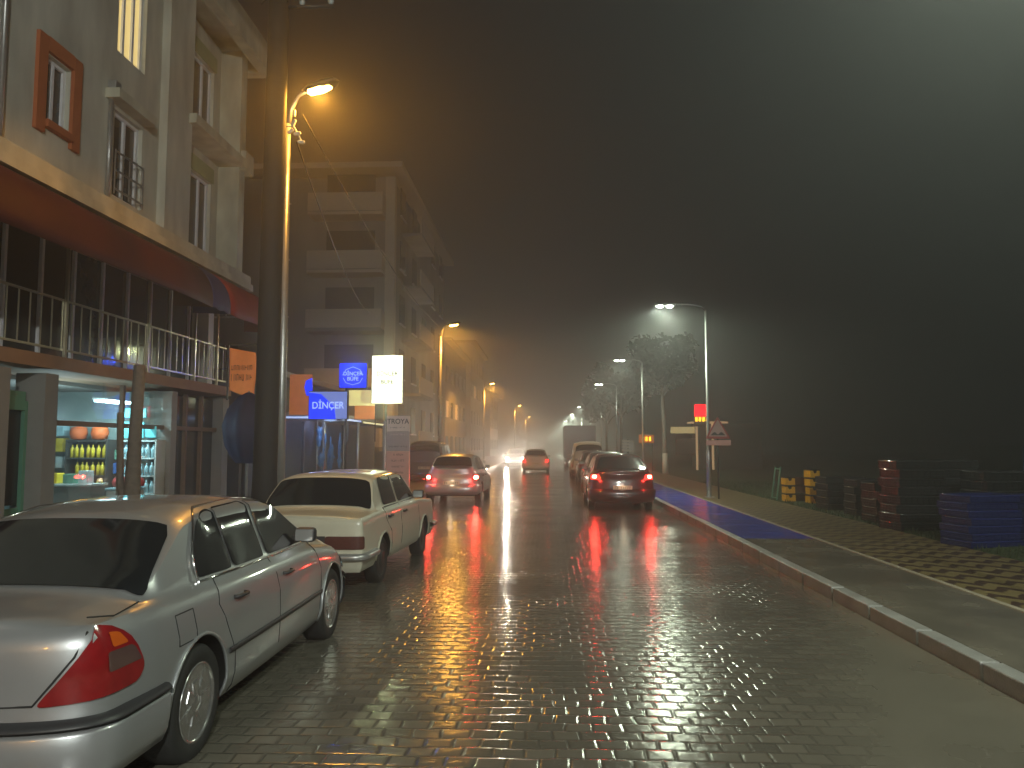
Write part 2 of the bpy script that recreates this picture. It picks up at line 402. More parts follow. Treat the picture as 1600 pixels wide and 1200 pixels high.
class Shell:
    def __init__(s, c):
        s.c = c; L, Wd = c['L'], c['W']
        s.zt = sm(c['top'], c.get('rt', .09)); s.zs_ = sm(c['belt'], .12); s.zb = c.get('zb', .2)
        pts = []; ra, rp = c.get('rear', (.32, 2.8)); fa, fp = c.get('front', (.45, 2.4))
        N = 14
        for i in range(N + 1):
            th = math.pi / 2 * i / N
            pts.append((Wd * math.sin(th) ** (2 / rp), ra * (1 - max(0, math.cos(th)) ** (2 / rp))))
        y = ra + .08
        while y < L - fa - .04: pts.append((Wd, y)); y += .07
        for i in range(N + 1):
            th = math.pi / 2 * i / N
            pts.append((Wd * math.cos(th) ** (2 / fp) if i < N else 0, L - fa * (1 - max(0, math.sin(th)) ** (2 / fp))))
        br = c.get('barrel', .035)
        pts = [(x * (1 - br * ((y - L * .52) / (L * .5)) ** 2), y) for x, y in pts]
        s.pts = pts; s.cum = [0]
        for a, b in zip(pts, pts[1:]): s.cum.append(s.cum[-1] + math.hypot(b[0] - a[0], b[1] - a[1]))
        s.inp = c.get('inset', [(0, .07), (.08, .02), (.25, 0), (.62, .0), (.80, .018), (.92, .045), (1, .085)])
        s.inr = c.get('inset_rear', s.inp)
    def plan(s, u):
        u = max(0, min(s.cum[-1], u))
        for i in range(len(s.cum) - 1):
            if u <= s.cum[i + 1]:
                t = (u - s.cum[i]) / (s.cum[i + 1] - s.cum[i]); a, b = s.pts[i], s.pts[i + 1]
                i0 = max(i - 1, 0); i1 = min(i + 2, len(s.pts) - 1)
                dx, dy = s.pts[i1][0] - s.pts[i0][0], s.pts[i1][1] - s.pts[i0][1]; q = math.hypot(dx, dy)
                return a[0] + (b[0] - a[0]) * t, a[1] + (b[1] - a[1]) * t, dy / q, -dx / q
    def zs(s, y): return s.zs_(y)
    def inset(s, v, y):
        w = sstep((y - .15) / .5); return interp(s.inr, v) * (1 - w) + interp(s.inp, v) * w
    def side(s, u, v, off=0):
        x, y, nx, ny = s.plan(u); i = s.inset(v, y) - off
        zb = s.zb; zs = s.zs(y)
        return Vector((max(0, x - nx * i), y - ny * i, zb + v * (zs - zb)))
    def at(s, u, z, off=0, sign=1):
        x, y, nx, ny = s.plan(u); v = (z - s.zb) / (s.zs(y) - s.zb)
        p = s.side(u, v, off); return Vector((p.x * sign, p.y, z))
    def u_of_y(s, y):
        n = 15
        for i in range(8, len(s.pts) - 1):
            if s.pts[i][1] <= y <= s.pts[i + 1][1]:
                return s.cum[i] + (y - s.pts[i][1]) / (s.pts[i + 1][1] - s.pts[i][1]) * (s.cum[i + 1] - s.cum[i])
        return s.cum[-1]
    def ring(s, xs, y, zs, n=14):
        h = s.zt(y) - zs; k = s.c.get('tumble', .42); w = sstep(h / .16)
        out = []
        for j in range(1, n + 1):
            q = j / n
            dx = xs * (1 - q); dz = zs + h * math.sin(q * math.pi / 2)
            if j <= 6:
                f = j / 6 * .84; cx = xs - .02 - k * h * f; cz = zs + h * f
            else:
                e = xs - .02 - k * h * .84; a = (j - 6) / (n - 6); aa = a * math.pi / 2
                cx = e * (1 - a ** 1.35) if a < 1 else 0; cz = zs + h * (.84 + .16 * (1 - (1 - a) ** 2.6))
            out.append(Vector((dx * (1 - w) + cx * w, y, dz * (1 - w) + cz * w)))
        return out
    def cols(s):
        V = [0, .04, .1, .2, .35, .5, .62, .72, .8, .87, .93, .97, 1.0]
        rows = []
        for i, u in enumerate(s.cum):
            col = [s.side(u, v) for v in V]
            p = col[-1]; col += s.ring(p.x, p.y, p.z)
            if i == 0 or i == len(s.cum) - 1: col = [Vector((0, q.y, q.z)) for q in col]
            rows.append(col)
        return rows
    def cab_x(s, y, z, off=.006, sign=1):
        u = s.u_of_y(y); p = s.side(u, 1)
        rg = [p] + s.ring(p.x, p.y, p.z)
        for a, b in zip(rg, rg[1:]):
            if a.z <= z <= b.z + 1e-6:
                t = (z - a.z) / (b.z - a.z + 1e-9); return Vector(((a.x + (b.x - a.x) * t + off) * sign, p.y, z + off * .4))
        return Vector(((rg[7].x + off) * sign, p.y, z))
    def top_z(s, x, y, off=.007, diry=-1):
        u = s.u_of_y(y); p = s.side(u, 1); rg = [p] + s.ring(p.x, p.y, p.z); ax = abs(x)
        z = rg[-1].z
        for a, b in zip(rg, rg[1:]):
            if b.x <= ax <= a.x:
                t = (ax - a.x) / (b.x - a.x - 1e-9); z = a.z + (b.z - a.z) * t; break
        return Vector((x, y + off * diry, z + off))

def wheel(parent, y, x, r, w, spokes, sign, rimmat='alloy', cap=False):
    wr = r * .66
    t = MB(); prof = [(wr, -w / 2), (r * .93, -w / 2), (r * .985, -w / 2 + .02), (r, -w / 4), (r, w / 4), (r * .985, w / 2 - .02), (r * .93, w / 2), (wr, w / 2), (wr - .01, 0)]
    t.lathe(prof, 36, 'X', closed=True)
    ob = t.build('wheel', 'rubber', parent, (x * sign, y, r))
    b = MB(); o = w / 2 * sign
    b.lathe([(wr * 1.03, o * .93), (wr * 1.04, o * 1.02), (wr * .97, o * 1.03), (wr * .93, o * .55), (wr * .90, -o * .8)], 36, 'X')
    b.bm.faces.ensure_lookup_table()
    if cap:
        b.lathe([(wr * .95, o * .6), (wr * .6, o * .75), (wr * .55, o * 1.0), (wr * .2, o * 1.05), (.001, o * 1.05)], 24, 'X')
    else:
        b.lathe([(wr * .34, o * .5), (wr * .32, o * .92), (wr * .12, o * 1.0), (.002, o * 1.0)], 20, 'X')
        for k in range(spokes):
            a = 2 * math.pi * k / spokes + .2; rot = Matrix.Rotation(a, 3, 'X')
            for (h0, h1, ww, oo) in ((.2, .62, .34, .86), (.55, .96, .42, .80)):
                c = rot @ Vector((0, 0, wr * (h0 + h1) / 2)); c.x = o * oo
                b.box(c, (.03, wr * ww, wr * (h1 - h0)), rot, bevel=.006)
    b.build('rim', rimmat, ob)
    d = MB(); d.lathe([(wr * .9, -o * .1), (wr * .9, o * .12), (.001, o * .12)], 20, 'X'); d.build('brake_disc', 'black', ob)
    return ob

def make_car(name, c, label, cat='car', loc=(0, 0, 0), rz=0, group=None, paint='silver'):
    sh = Shell(c); root = empty(name, loc, rz); tag(root, label, cat, group)
    L, Wd = c['L'], c['W']
    # --- body shell (closed, arches cut)
    rows = sh.cols(); mb = MB(); nr = len(rows[0])
    for sg in (1, -1):
        rr = []
        for r_ in rows:
            b0 = Vector((0, r_[0].y, sh.zb))
            rr.append([Vector((p.x * sg, p.y, p.z)) for p in [b0] + r_])
        mb.grid(rr)
    bmesh.ops.remove_doubles(mb.bm, verts=mb.bm.verts[:], dist=.0004)
    bmesh.ops.dissolve_degenerate(mb.bm, dist=.0003, edges=mb.bm.edges[:])
    body = mb.build('body', paint, root)
    wy, wr, ww = c['wheels'], c['wr'], c.get('ww', .19)
    cut = MB()
    for y in wy:
        for sg in (1, -1):
            x0 = (Wd - ww - .10) * sg; x1 = (Wd + .2) * sg
            cut.lathe([(wr * 1.13, x0), (wr * 1.13, x1)], 48, 'X', c=(0, y, wr + .012))
    co = cut.build('cutter_tmp', 'black', root)
    md = body.modifiers.new('b', 'BOOLEAN'); md.operation = 'DIFFERENCE'; md.solver = 'EXACT'; md.object = co
    md.material_mode = 'TRANSFER'
    bpy.context.view_layer.update()
    dg = bpy.context.evaluated_depsgraph_get()
    me = bpy.data.meshes.new_from_object(body.evaluated_get(dg)); body.modifiers.clear()
    body.data = me; bpy.data.objects.remove(co)
    bm = bmesh.new(); bm.from_mesh(me)
    for f in bm.faces: f.smooth = True
    for e in bm.edges:
        if len(e.link_faces) == 2 and e.calc_face_angle(0) > R(c.get('crease', 38)): e.smooth = False
    bm.to_mesh(me); bm.free()
    # arch lips
    for y in wy:
        for sg in (1, -1):
            lp = MB(); pts = []
            for k in range(25):
                a = R(-14 + 208 * k / 24); yy = y + wr * 1.135 * math.cos(a); zz = wr + .012 + wr * 1.135 * math.sin(a)
                if zz > sh.zb + .02: pts.append(sh.at(sh.u_of_y(yy), zz, .004, sg))
            lp.tube(pts, .011, 6)
            lp.build('arch_trim', paint, root)
    # wheels
    for y in wy:
        for sg in (1, -1):
            wheel(root, y, Wd - ww / 2 - c.get('wi', .035), wr, ww, c.get('spokes', 6), sg, c.get('rim', 'alloy'), c.get('cap', False))
    # side glass
    for sg in (1, -1):
        for poly in c['side_glass']:
            g = MB(); panel(g, poly, lambda y, z: sh.cab_x(y, z, .007, sg), 26, 4, .05)
            g.build('side_window', 'glass', root)
    if 'chrome_line' in c:
        for sg in (1, -1):
            for pl in c['chrome_line']:
                ln = MB(); ln.tube([sh.cab_x(y, z, .010, sg) for y, z in pl], .008, 5)
                ln.build('window_trim', c.get('linemat', 'chrome'), root)
    for nm, poly, dr in (('rear_window', c['rear_glass'], -1), ('windscreen', c['wind'], 1)):
        g = MB(); panel(g, poly, lambda x, y: sh.top_z(x, y, .008, dr), 24, 8, .06)
        g.build(nm, 'glass', root)
    # seams and doors
    sm_ = MB()
    for sg in (1, -1):
        for pl in c.get('seams', []):
            P = []
            for (ya, za), (yb, zb_) in zip(pl, pl[1:]):
                for k in range(7):
                    t = k / 6; y, z = ya + (yb - ya) * t, za + (zb_ - za) * t; P.append((y, z))
            sm_.tube([sh.at(sh.u_of_y(y), z, .0005, sg) if z < sh.zs(y) else sh.cab_x(y, z, .003, sg) for y, z in P], .0035, 4)
    sm_.build('door_seam', 'seam', root)
    for sg in (1, -1):
        for y in c.get('handles', []):
            h = MB(); z = c['hz']; u = sh.u_of_y(y)
            h.tube([sh.at(u + d, z, o, sg) for d, o in ((-.085, .0), (-.07, .028), (.07, .028), (.085, .0))], .013, 8)
            h.build('door_handle', c.get('handlemat', 'trimblk'), root)
    if 'strip' in c:
        z0, z1, mt = c['strip']
        for sg in (1, -1):
            st = MB()
            segs = [(c['wheels'][0] + wr * 1.2, c['wheels'][1] - wr * 1.2)]
            for ya, yb in segs:
                n = 20; rowsS = []
                for i in range(n + 1):
                    u = sh.u_of_y(ya + (yb - ya) * i / n)
                    rowsS.append([sh.at(u, z0, .0, sg), sh.at(u, z0, .014, sg), sh.at(u, z1, .014, sg), sh.at(u, z1, .0, sg)])
                st.grid(rowsS)
            st.build('rub_strip', mt, root)
    # bumpers: wraps from centre to the wheel arch
    def wrap(ua, ub, z0, z1, off, mt, nm, n=26):
        b = MB()
        for sg in (1, -1):
            rs = []
            for i in range(n + 1):
                u = ua + (ub - ua) * i / n
                rs.append([sh.at(u, z0, -.01, sg), sh.at(u, z0 + .015, off * .8, sg), sh.at(u, z0 + (z1 - z0) * .3, off, sg), sh.at(u, z1 - .02, off, sg), sh.at(u, z1, off * .5, sg), sh.at(u, z1 + .004, -.01, sg)])
            b.grid(rs)
        bmesh.ops.remove_doubles(b.bm, verts=b.bm.verts[:], dist=.0005)
        return b.build(nm, mt, root)
    for bp in c.get('bumpers', []):
        end, z0, z1, off, mt, reach = bp
        if end == 'rear': wrap(0, sh.u_of_y(reach), z0, z1, off, mt, 'rear_bumper')
        else: wrap(sh.cum[-1], sh.u_of_y(reach), z0, z1, off, mt, 'front_bumper')
    # lamps
    for i, (poly, mt) in enumerate(c.get('tails', [])):
        for sg in (1, -1):
            g = MB(); panel(g, poly, lambda u, z: sh.at(u, z, .012, sg), 14, 5, .035)
            g.build('tail_light', mt, root)
    for poly, mt in c.get('heads', []):
        for sg in (1, -1):
            g = MB(); UL = sh.cum[-1]; panel(g, poly, lambda u, z: sh.at(UL - u, z, .012, sg), 12, 4, .03)
            g.build('headlight', mt, root)
    # plates
    pz = c.get('plate_z', .45); py = min(sh.at(.05, pz, .0).y, 9) - c.get('plate_off', .03)
    g = MB(); g.box((0, py, pz), (.50, .012, .11), bevel=.003); pl = g.build('number_plate', 'plate', root)
    g = MB(); random.seed(5)
    for k in range(8):
        if k in (2,): continue
        g.box((-.2 + k * .055, py - .008, pz), (.012, .003, .07)); g.box((-.19 + k * .055, py - .008, pz + random.choice((-.03, 0, .03))), (.028, .003, .014))
    g.build('plate_marks', 'ink', pl)
    # mirrors
    my, mz = c['mirror']
    for sg in (1, -1):
        p = sh.cab_x(my, mz, 0, sg); q = MB()
        q.box((p.x + .11 * sg, p.y - .02, mz + .03), (.17, .09, .115), bevel=.03); q.box((p.x + .01 * sg, p.y + .01, mz), (.08, .05, .04))
        mo = q.build('wing_mirror', c.get('mirrormat', paint), root)
        q = MB(); q.box((p.x + .11 * sg, p.y - .069, mz + .03), (.14, .006, .09)); q.build('mirror_glass', 'clearlens', mo)
    # dark underside
    g = MB(); g.box((0, L / 2, sh.zb - .02), (Wd * 1.5, L * .82, .06)); g.build('underbody', 'black', root)
    return root, sh

# ------------------------------------------------------------------ ground, road, pavements
g = MB(); g.box((0, 500, -.26), (2400, 2400, .5)); tag(g.build('ground', 'grass'), kind='structure')
g = MB(); g.box((-.41, 190, .02 - .05), (7.18, 420, .1)); tag(g.build('road', 'road'), kind='structure')
# kerbs: joined stones
g = MB()
y = -4.0
while y < 150:
    ln = .98
    g.box((3.26, y + ln / 2, .052 + random.uniform(-.003, .003)), (.15, ln - .012, .21), bevel=.012)
    y += 1.0
tag(g.build('kerb', 'kerb'), kind='structure')
g = MB(); y = -4.0
while y < 150:
    g.box((-4.08, y + .49, .055), (.16, .968, .21), bevel=.012); y += 1.0
tag(g.build('kerb', 'kerb'), kind='structure')
g = MB(); g.box((3.945, 4.55, .065), (1.21, 18.1, .17)); tag(g.build('cycle_track', 'track'), kind='structure')
g = MB(); g.box((3.945, 13.6 + 20, .065), (1.21, 40, .17)); tag(g.build('blue_cycle_track', 'track_blue'), kind='structure')
g = MB(); g.box((3.945, 53.6 + 60, .065), (1.21, 120, .17)); tag(g.build('far_cycle_track', 'track'), kind='structure')
g = MB(); g.box((4.585, 60, .068), (.07, 140, .18)); tag(g.build('path_edging', 'edging'), kind='structure')
g = MB(); g.box((5.57, 60, .065), (1.90, 140, .17)); tag(g.build('patterned_pavement', 'pavers'), kind='structure')
# grass verge with gentle bumps
g = MB(); rows = []
for i in range(60):
    row = []
    for j in range(24):
        x = 6.52 + j * 1.2 + (0 if j else 0); yy = -5 + i * 2.2
        row.append((x, yy, .135 + (0 if j == 0 else random.uniform(-.03, .06))))
    rows.append(row)
g.grid(rows); tag(g.build('grass_verge', 'grass'), kind='structure')
g = MB(); g.box((-12.2, 60, .04), (16.1, 140, .20)); tag(g.build('left_pavement', 'slab'), kind='structure')
# grass tufts (stuff)
g = MB()
for k in range(9000):
    x = 6.55 + random.random() ** 1.5 * 7; yy = random.uniform(8, 34); h = random.uniform(.04, .12); a = random.uniform(0, 6.3)
    dx, dy = math.cos(a) * .012, math.sin(a) * .012; lx, ly = random.uniform(-.04, .04), random.uniform(-.04, .04)
    v = [g.bm.verts.new((x - dx, yy - dy, .14)), g.bm.verts.new((x + dx, yy + dy, .14)), g.bm.verts.new((x + lx, yy + ly, .14 + h))]
    g.bm.faces.new(v)
tag(g.build('grass', 'grass', recalc=False), 'short wet grass growing on the verge beside the patterned pavement', 'grass', kind='stuff')

# ------------------------------------------------------------------ cars
C_MERC = dict(L=4.45, W=.86, zb=.20, wr=.315, ww=.20, wheels=(1.05, 3.74), spokes=7, wi=.02,
    top=[(0, .955), (.10, .965), (.66, .985), (1.28, 1.33), (1.65, 1.385), (2.2, 1.395), (2.75, 1.355), (3.38, .97), (4.0, .89), (4.45, .78)],
    belt=[(0, .92), (.6, .925), (1.5, .915), (3.2, .90), (3.9, .82), (4.45, .68)],
    inset_rear=[(0, .10), (.08, .03), (.25, 0), (.46, .0), (.50, .035), (.8, .055), (.93, .075), (1, .12)],
    inset=[(0, .08), (.08, .03), (.22, .0), (.5, -.004), (.72, .0), (.88, .028), (.95, .05), (1, .085)],
    tumble=.40, rear=(.30, 2.9), front=(.45, 2.5),
    side_glass=[[(1.22, .965), (1.28, 1.10), (1.44, 1.27), (1.60, 1.325), (1.72, 1.335), (1.72, .955)],
                [(1.74, .955), (1.74, 1.335), (2.28, 1.345), (2.28, .95)],
                [(2.34, .95), (2.34, 1.345), (2.62, 1.325), (2.78, 1.27), (3.26, .99), (3.24, .945)]],
    chrome_line=[[(1.20, .945), (1.8, .938), (2.5, .932), (3.28, .93)], [(1.20, .95), (1.25, 1.10), (1.42, 1.285), (1.62, 1.345), (2.3, 1.358), (2.66, 1.335), (2.82, 1.27), (3.30, .97)]],
    rear_glass=[(-.70, .70), (.70, .70), (.57, 1.24), (-.57, 1.24)], wind=[(-.66, 3.28), (.66, 3.28), (.52, 2.80), (-.52, 2.80)],
    seams=[[(1.40, .95), (1.32, .80), (1.40, .66), (1.52, .48), (1.55, .22)], [(2.31, .94), (2.32, .22)], [(3.30, .93), (3.36, .70), (3.33, .22)],
           [(.80, .84), (.80, .68), (1.0, .68), (1.0, .84), (.80, .84)]],
    handles=[1.62, 2.52], hz=.80, strip=(.485, .515, 'trimblk'),
    bumpers=[('rear', .24, .50, .035, 'silver', .66), ('rear', .50, .54, .040, 'trimblk', .66), ('front', .24, .50, .035, 'silver', 4.1), ('front', .50, .54, .040, 'trimblk', 4.1)],
    tails=[([(.56, .60), (1.10, .62), (1.15, .68), (1.10, .82), (1.00, .90), (.90, .925), (.84, .92), (.72, .78)], 'taillens')],
    heads=[([(.5, .58), (.98, .58), (1.0, .68), (.55, .70)], 'clearlens')], plate_z=.68, mirror=(3.02, .99), mirrormat='trimblk', rt=.10)
car1, sh1 = make_car('parked_sedan', C_MERC, 'silver sedan with alloy wheels, parked nearest the viewer on the left', loc=(-2.80, 3.32, 0), paint='silver')
# smoked and amber lens fields on the near lamp, plus boot lid seam
for sg in (1, -1):
    for poly, mt, off in (([(.90, .71), (1.125, .72), (1.08, .80), (.90, .80)], 'taillens_smoke', .015), ([(.94, .815), (1.05, .815), (1.0, .875), (.93, .885)], 'taillens_amber', .015)):
        g = MB(); panel(g, poly, lambda u, z: sh1.at(u, z, off, sg), 12, 4, .015)
        ch = [o for o in car1.children if o.name.startswith('tail_light')][0 if sg == 1 else 1]
        g.build('lens_field', mt, ch)
g = MB()
for sg in (1, -1):
    g.tube([sh1.at(u, z, .003, sg) for u, z in ((.02, .60), (.3, .60), (.55, .605), (.63, .70), (.72, .80), (.80, .90))], .005, 4)
    g.tube([sh1.top_z(x * sg, y, .002) for x, y in ((.72, .16), (.71, .4), (.69, .66))], .004, 4)
g.build('boot_seam', 'seam', car1)
g = MB(); g.box((.0, -.005 + sh1.at(.05, .80, 0).y, .80), (.42, .02, .035), bevel=.006); g.build('boot_handle', 'trimblk', car1)
g = MB(); g.tube([(-.3, 3.5, .25), (-.3, .1, .25)], .03, 8); g.build('exhaust_pipe', 'iron', car1)

C_OLD = dict(L=4.24, W=.815, zb=.27, wr=.295, ww=.165, wheels=(.98, 3.42), spokes=0, wi=.04, rim='iron', cap=True,
    top=[(0, .90), (.08, .93), (.72, .955), (1.05, 1.345), (1.3, 1.385), (2.35, 1.395), (2.62, 1.355), (3.10, .95), (3.6, .93), (4.24, .86)],
    belt=[(0, .89), (.7, .915), (3.2, .91), (4.24, .84)], crease=26,
    inset_rear=[(0, .05), (.08, .02), (.3, 0), (.62, .0), (.85, .012), (.95, .02), (1, .05)],
    inset=[(0, .05), (.1, .02), (.3, .0), (.60, 0), (.66, .012), (.9, .02), (.96, .03), (1, .05)],
    tumble=.34, rear=(.10, 4.0), front=(.14, 4.0), rt=.05, barrel=.02,
    side_glass=[[(1.16, .965), (1.24, 1.31), (1.86, 1.335), (1.86, .96)], [(1.94, .96), (1.94, 1.335), (2.50, 1.33), (2.94, .97)]],
    chrome_line=[[(1.10, .94), (2.99, .94)]], linemat='chrome',
    rear_glass=[(-.70, .745), (.70, .745), (.60, 1.03), (-.60, 1.03)], wind=[(-.66, 3.06), (.66, 3.06), (.56, 2.66), (-.56, 2.66)],
    seams=[[(1.08, .94), (1.12, .80), (1.33, .62), (1.38, .30)], [(1.90, .93), (1.90, .30)], [(3.02, .93), (3.05, .30)]],
    handles=[1.28, 2.10], hz=.82, handlemat='trimblk',
    bumpers=[('rear', .40, .49, .07, 'galv', .55), ('front', .40, .49, .07, 'galv', 3.8)],
    tails=[([(.36, .54), (.83, .54), (.83, .69), (.36, .69)], 'oldlens')],
    heads=[([(.3, .58), (.74, .58), (.74, .74), (.3, .74)], 'clearlens')], plate_z=.62, plate_off=.03, mirror=(2.86, .98), mirrormat='trimblk')
car2, sh2 = make_car('parked_old_sedan', C_OLD, 'boxy cream old sedan parked in front of the silver sedan', loc=(-2.94, 9.0, 0), rz=R(-3), paint='cream')
g = MB(); g.box((0, sh2.at(.05, .60, 0).y - .002, .615), (.72, .012, .15)); g.build('number_plate_recess', 'iron', car2)

C_HATCH = dict(L=4.0, W=.87, zb=.24, wr=.30, ww=.18, wheels=(.70, 3.22), spokes=6,
    top=[(0, .86), (.07, .98), (.12, 1.0), (.52, 1.37), (.75, 1.44), (1.5, 1.475), (2.2, 1.44), (3.05, 1.0), (3.6, .90), (4.0, .74)],
    belt=[(0, .84), (.3, .94), (2.6, .90), (3.2, .84), (4.0, .64)],
    inset_rear=[(0, .08), (.08, .02), (.3, 0), (.42, .0), (.5, .04), (.8, .07), (1, .12)],
    tumble=.40, rear=(.34, 2.6), front=(.55, 2.3), rt=.08,
    side_glass=[[(.60, .99), (.72, 1.25), (.92, 1.38), (1.62, 1.405), (1.62, .97)], [(1.68, .97), (1.68, 1.405), (2.15, 1.37), (2.85, 1.0), (2.83, .96)]],
    rear_glass=[(-.62, .17), (.62, .17), (.52, .56), (-.52, .56)], wind=[(-.64, 2.98), (.64, 2.98), (.52, 2.24), (-.52, 2.24)],
    seams=[[(.95, .93), (1.0, .60), (1.05, .26)], [(1.65, .95), (1.65, .26)], [(2.85, .92), (2.85, .26)]], handles=[1.15, 1.85], hz=.80,
    bumpers=[('rear', .27, .56, .035, 'silver2', .5), ('front', .27, .52, .035, 'silver2', 3.6)],
    tails=[([(.62, .68), (.96, .70), (1.02, .84), (.70, .86)], 'taillens')],
    heads=[([(.5, .56), (1.0, .58), (1.1, .70), (.6, .68)], 'clearlens')], plate_z=.60, plate_off=.03, mirror=(2.70, 1.0))
def glow(parent, x, y, z, e, col=(1, .03, .02), name='tail_lamp_light'):
    lamp(name, 'POINT', (x, y, z), e, col, parent, .05)
def lit_core(sh, parent, poly, mt, off=.02):
    for sg in (1, -1):
        g = MB(); panel(g, poly, lambda u, z: sh.at(u, z, off, sg), 10, 4, .03); t = [o for o in parent.children if o.name.startswith('tail_light')]
        g.build('lit_bulb', mt, t[0 if sg == 1 else min(1, len(t) - 1)])
car3, sh3 = make_car('driving_hatchback', C_HATCH, 'silver hatchback with lit tail lamps driving just past the old cream sedan', loc=(-2.90, 23.4, 0), rz=R(-1.5), paint='silver2')
lit_core(sh3, car3, [(.70, .71), (.90, .72), (.93, .81), (.73, .82)], 'red_core')
for sg in (1, -1):
    glow(car3, .72 * sg, -.12, .77, 7)
glow(car3, 0, -.12, .68, 1.2, (1, .8, .5), 'plate_light')

C_RED = dict(C_HATCH); C_RED.update(L=4.4, W=.90, wr=.31, wheels=(.92, 3.55),
    top=[(0, .98), (.08, 1.06), (.42, 1.09), (1.05, 1.44), (1.4, 1.50), (2.2, 1.51), (2.7, 1.45), (3.4, 1.02), (4.0, .92), (4.4, .76)],
    belt=[(0, .96), (.5, 1.0), (2.8, .94), (3.5, .87), (4.4, .66)],
    side_glass=[[(1.0, 1.05), (1.18, 1.30), (1.4, 1.40), (1.95, 1.43), (1.95, 1.0)], [(2.01, 1.0), (2.01, 1.43), (2.55, 1.39), (3.2, 1.03), (3.18, .98)]],
    rear_glass=[(-.66, .44), (.66, .44), (.54, 1.02), (-.54, 1.02)], wind=[(-.66, 3.34), (.66, 3.34), (.54, 2.76), (-.54, 2.76)],
    seams=[[(1.2, .98), (1.25, .5), (1.35, .26)], [(1.98, .98), (1.98, .26)], [(3.2, .94), (3.2, .26)]], handles=[1.4, 2.2], hz=.86,
    bumpers=[('rear', .24, .58, .03, 'wine', .55), ('front', .27, .52, .03, 'wine', 4.0)],
    tails=[([(.58, .82), (1.04, .84), (1.08, .965), (.66, .965)], 'red_dim')], plate_z=.62, mirror=(3.05, 1.03))
car4, sh4 = make_car('braking_sedan', C_RED, 'dark red car with bright brake lamps stopped beside the right kerb', loc=(1.98, 20.6, 0), paint='wine')
lit_core(sh4, car4, [(.72, .865), (.90, .875), (.91, .945), (.73, .945)], 'red_core')
for sg in (1, -1): glow(car4, .74 * sg, -.16, .90, 12)
glow(car4, 0, -.10, .72, 1.0, (1, .75, .5), 'plate_light')

C_MID = dict(C_HATCH); C_MID.update(bumpers=[('rear', .27, .56, .035, 'whitepaint', .5), ('front', .27, .52, .035, 'whitepaint', 3.6)], tails=[([(.62, .68), (.96, .70), (1.02, .84), (.70, .86)], 'red_on')])
car5, sh5 = make_car('distant_hatchback', C_MID, 'small pale hatchback with red tail lamps in mid road beside the oncoming headlamp', loc=(-.72, 47.6, 0), paint='whitepaint')
for sg in (1, -1): glow(car5, .74 * sg, -.12, .77, 3)

C_ON = dict(C_MID); C_ON.update(heads=[([(.55, .60), (.85, .60), (.87, .72), (.60, .72)], 'head_on')])
car6, _ = make_car('oncoming_car', C_ON, 'oncoming car with dazzling lit headlamps in the distance behind the pale hatchback', loc=(-2.55, 62, 0), rz=R(180), paint='greypaint')
car6.location = (-2.55, 66, 0)
for sg in (1, -1):
    lamp('headlamp_beam', 'SPOT', (-.72 * sg, 4.06, .66), 1500, (1, .86, .68), car6, .08, (R(90 - 1), 0, 0), 120, .9)
    lamp('headlamp_flare', 'POINT', (-.72 * sg, 4.14, .68), 30, (1, .86, .68), car6, .08)
# queue parked beside the right kerb beyond the red car
C_P = dict(C_RED); C_P.update(tails=[([(.62, .78), (1.04, .80), (1.08, .94), (.70, .94)], 'taillens')], bumpers=[('rear', .24, .58, .03, 'trimblk', .55), ('front', .27, .52, .03, 'trimblk', 4.0)])
GQ = 'cars standing in the row along the right kerb'
park, _ = make_car('parked_car', C_P, 'dark grey car directly beyond the braking red car', loc=(2.18, 27.0, 0), group=GQ, paint='greypaint')
for (x, yy, lb, ang) in ((2.2, 33.2, 'second dark car beyond the braking red car, ahead of the dark grey one', 0), (2.25, 45.8, 'dark car standing between the pale van and the box truck', 0)):
    c = copy_tree(park); c.location = (x, yy, 0); c['label'] = lb

C_VAN = dict(C_HATCH); C_VAN.update(L=4.4, W=.9, zb=.26, wr=.32, wheels=(.85, 3.55), rear=(.14, 4.0),
    top=[(0, 1.0), (.05, 1.15), (.18, 1.86), (.4, 1.93), (2.6, 1.93), (3.0, 1.84), (3.7, 1.12), (4.0, 1.02), (4.4, .85)],
    belt=[(0, 1.0), (3.2, 1.0), (3.8, .95), (4.4, .74)], tumble=.13, rt=.06,
    side_glass=[[(.45, 1.12), (.48, 1.65), (1.55, 1.68), (1.55, 1.1)], [(2.2, 1.1), (2.2, 1.68), (2.9, 1.66), (3.4, 1.2), (3.4, 1.1)]],
    rear_glass=[(-.70, .085), (.70, .085), (.66, .165), (-.66, .165)], wind=[(-.72, 3.62), (.72, 3.62), (.66, 3.06), (-.66, 3.06)],
    seams=[[(2.1, 1.0), (2.1, .28)], [(3.35, 1.0), (3.35, .28)]], handles=[2.3], hz=.95,
    tails=[([(.80, .60), (.92, .60), (.92, .98), (.80, .98)], 'taillens')], mirror=(3.25, 1.15), plate_z=.75,
    bumpers=[('rear', .27, .5, .04, 'trimblk', .5), ('front', .27, .5, .04, 'trimblk', 3.8)])
van, _ = make_car('parked_van', C_VAN, 'pale van in the right kerb row behind the box truck', 'van', (2.1, 39.4, 0), paint='whitepaint')
van2 = copy_tree(van); van2.name = 'dark_parked_van'; van2['label'] = 'dark van parked on the left beyond the silver hatchback, under the second orange lamp'
van2.location = (-5.35, 33.5, 0)
for o in van2.children:
    if o.name.startswith(('body', 'arch_trim', 'wing_mirror')):
        o.data = o.data.copy(); o.data.materials[0] = M['greypaint']
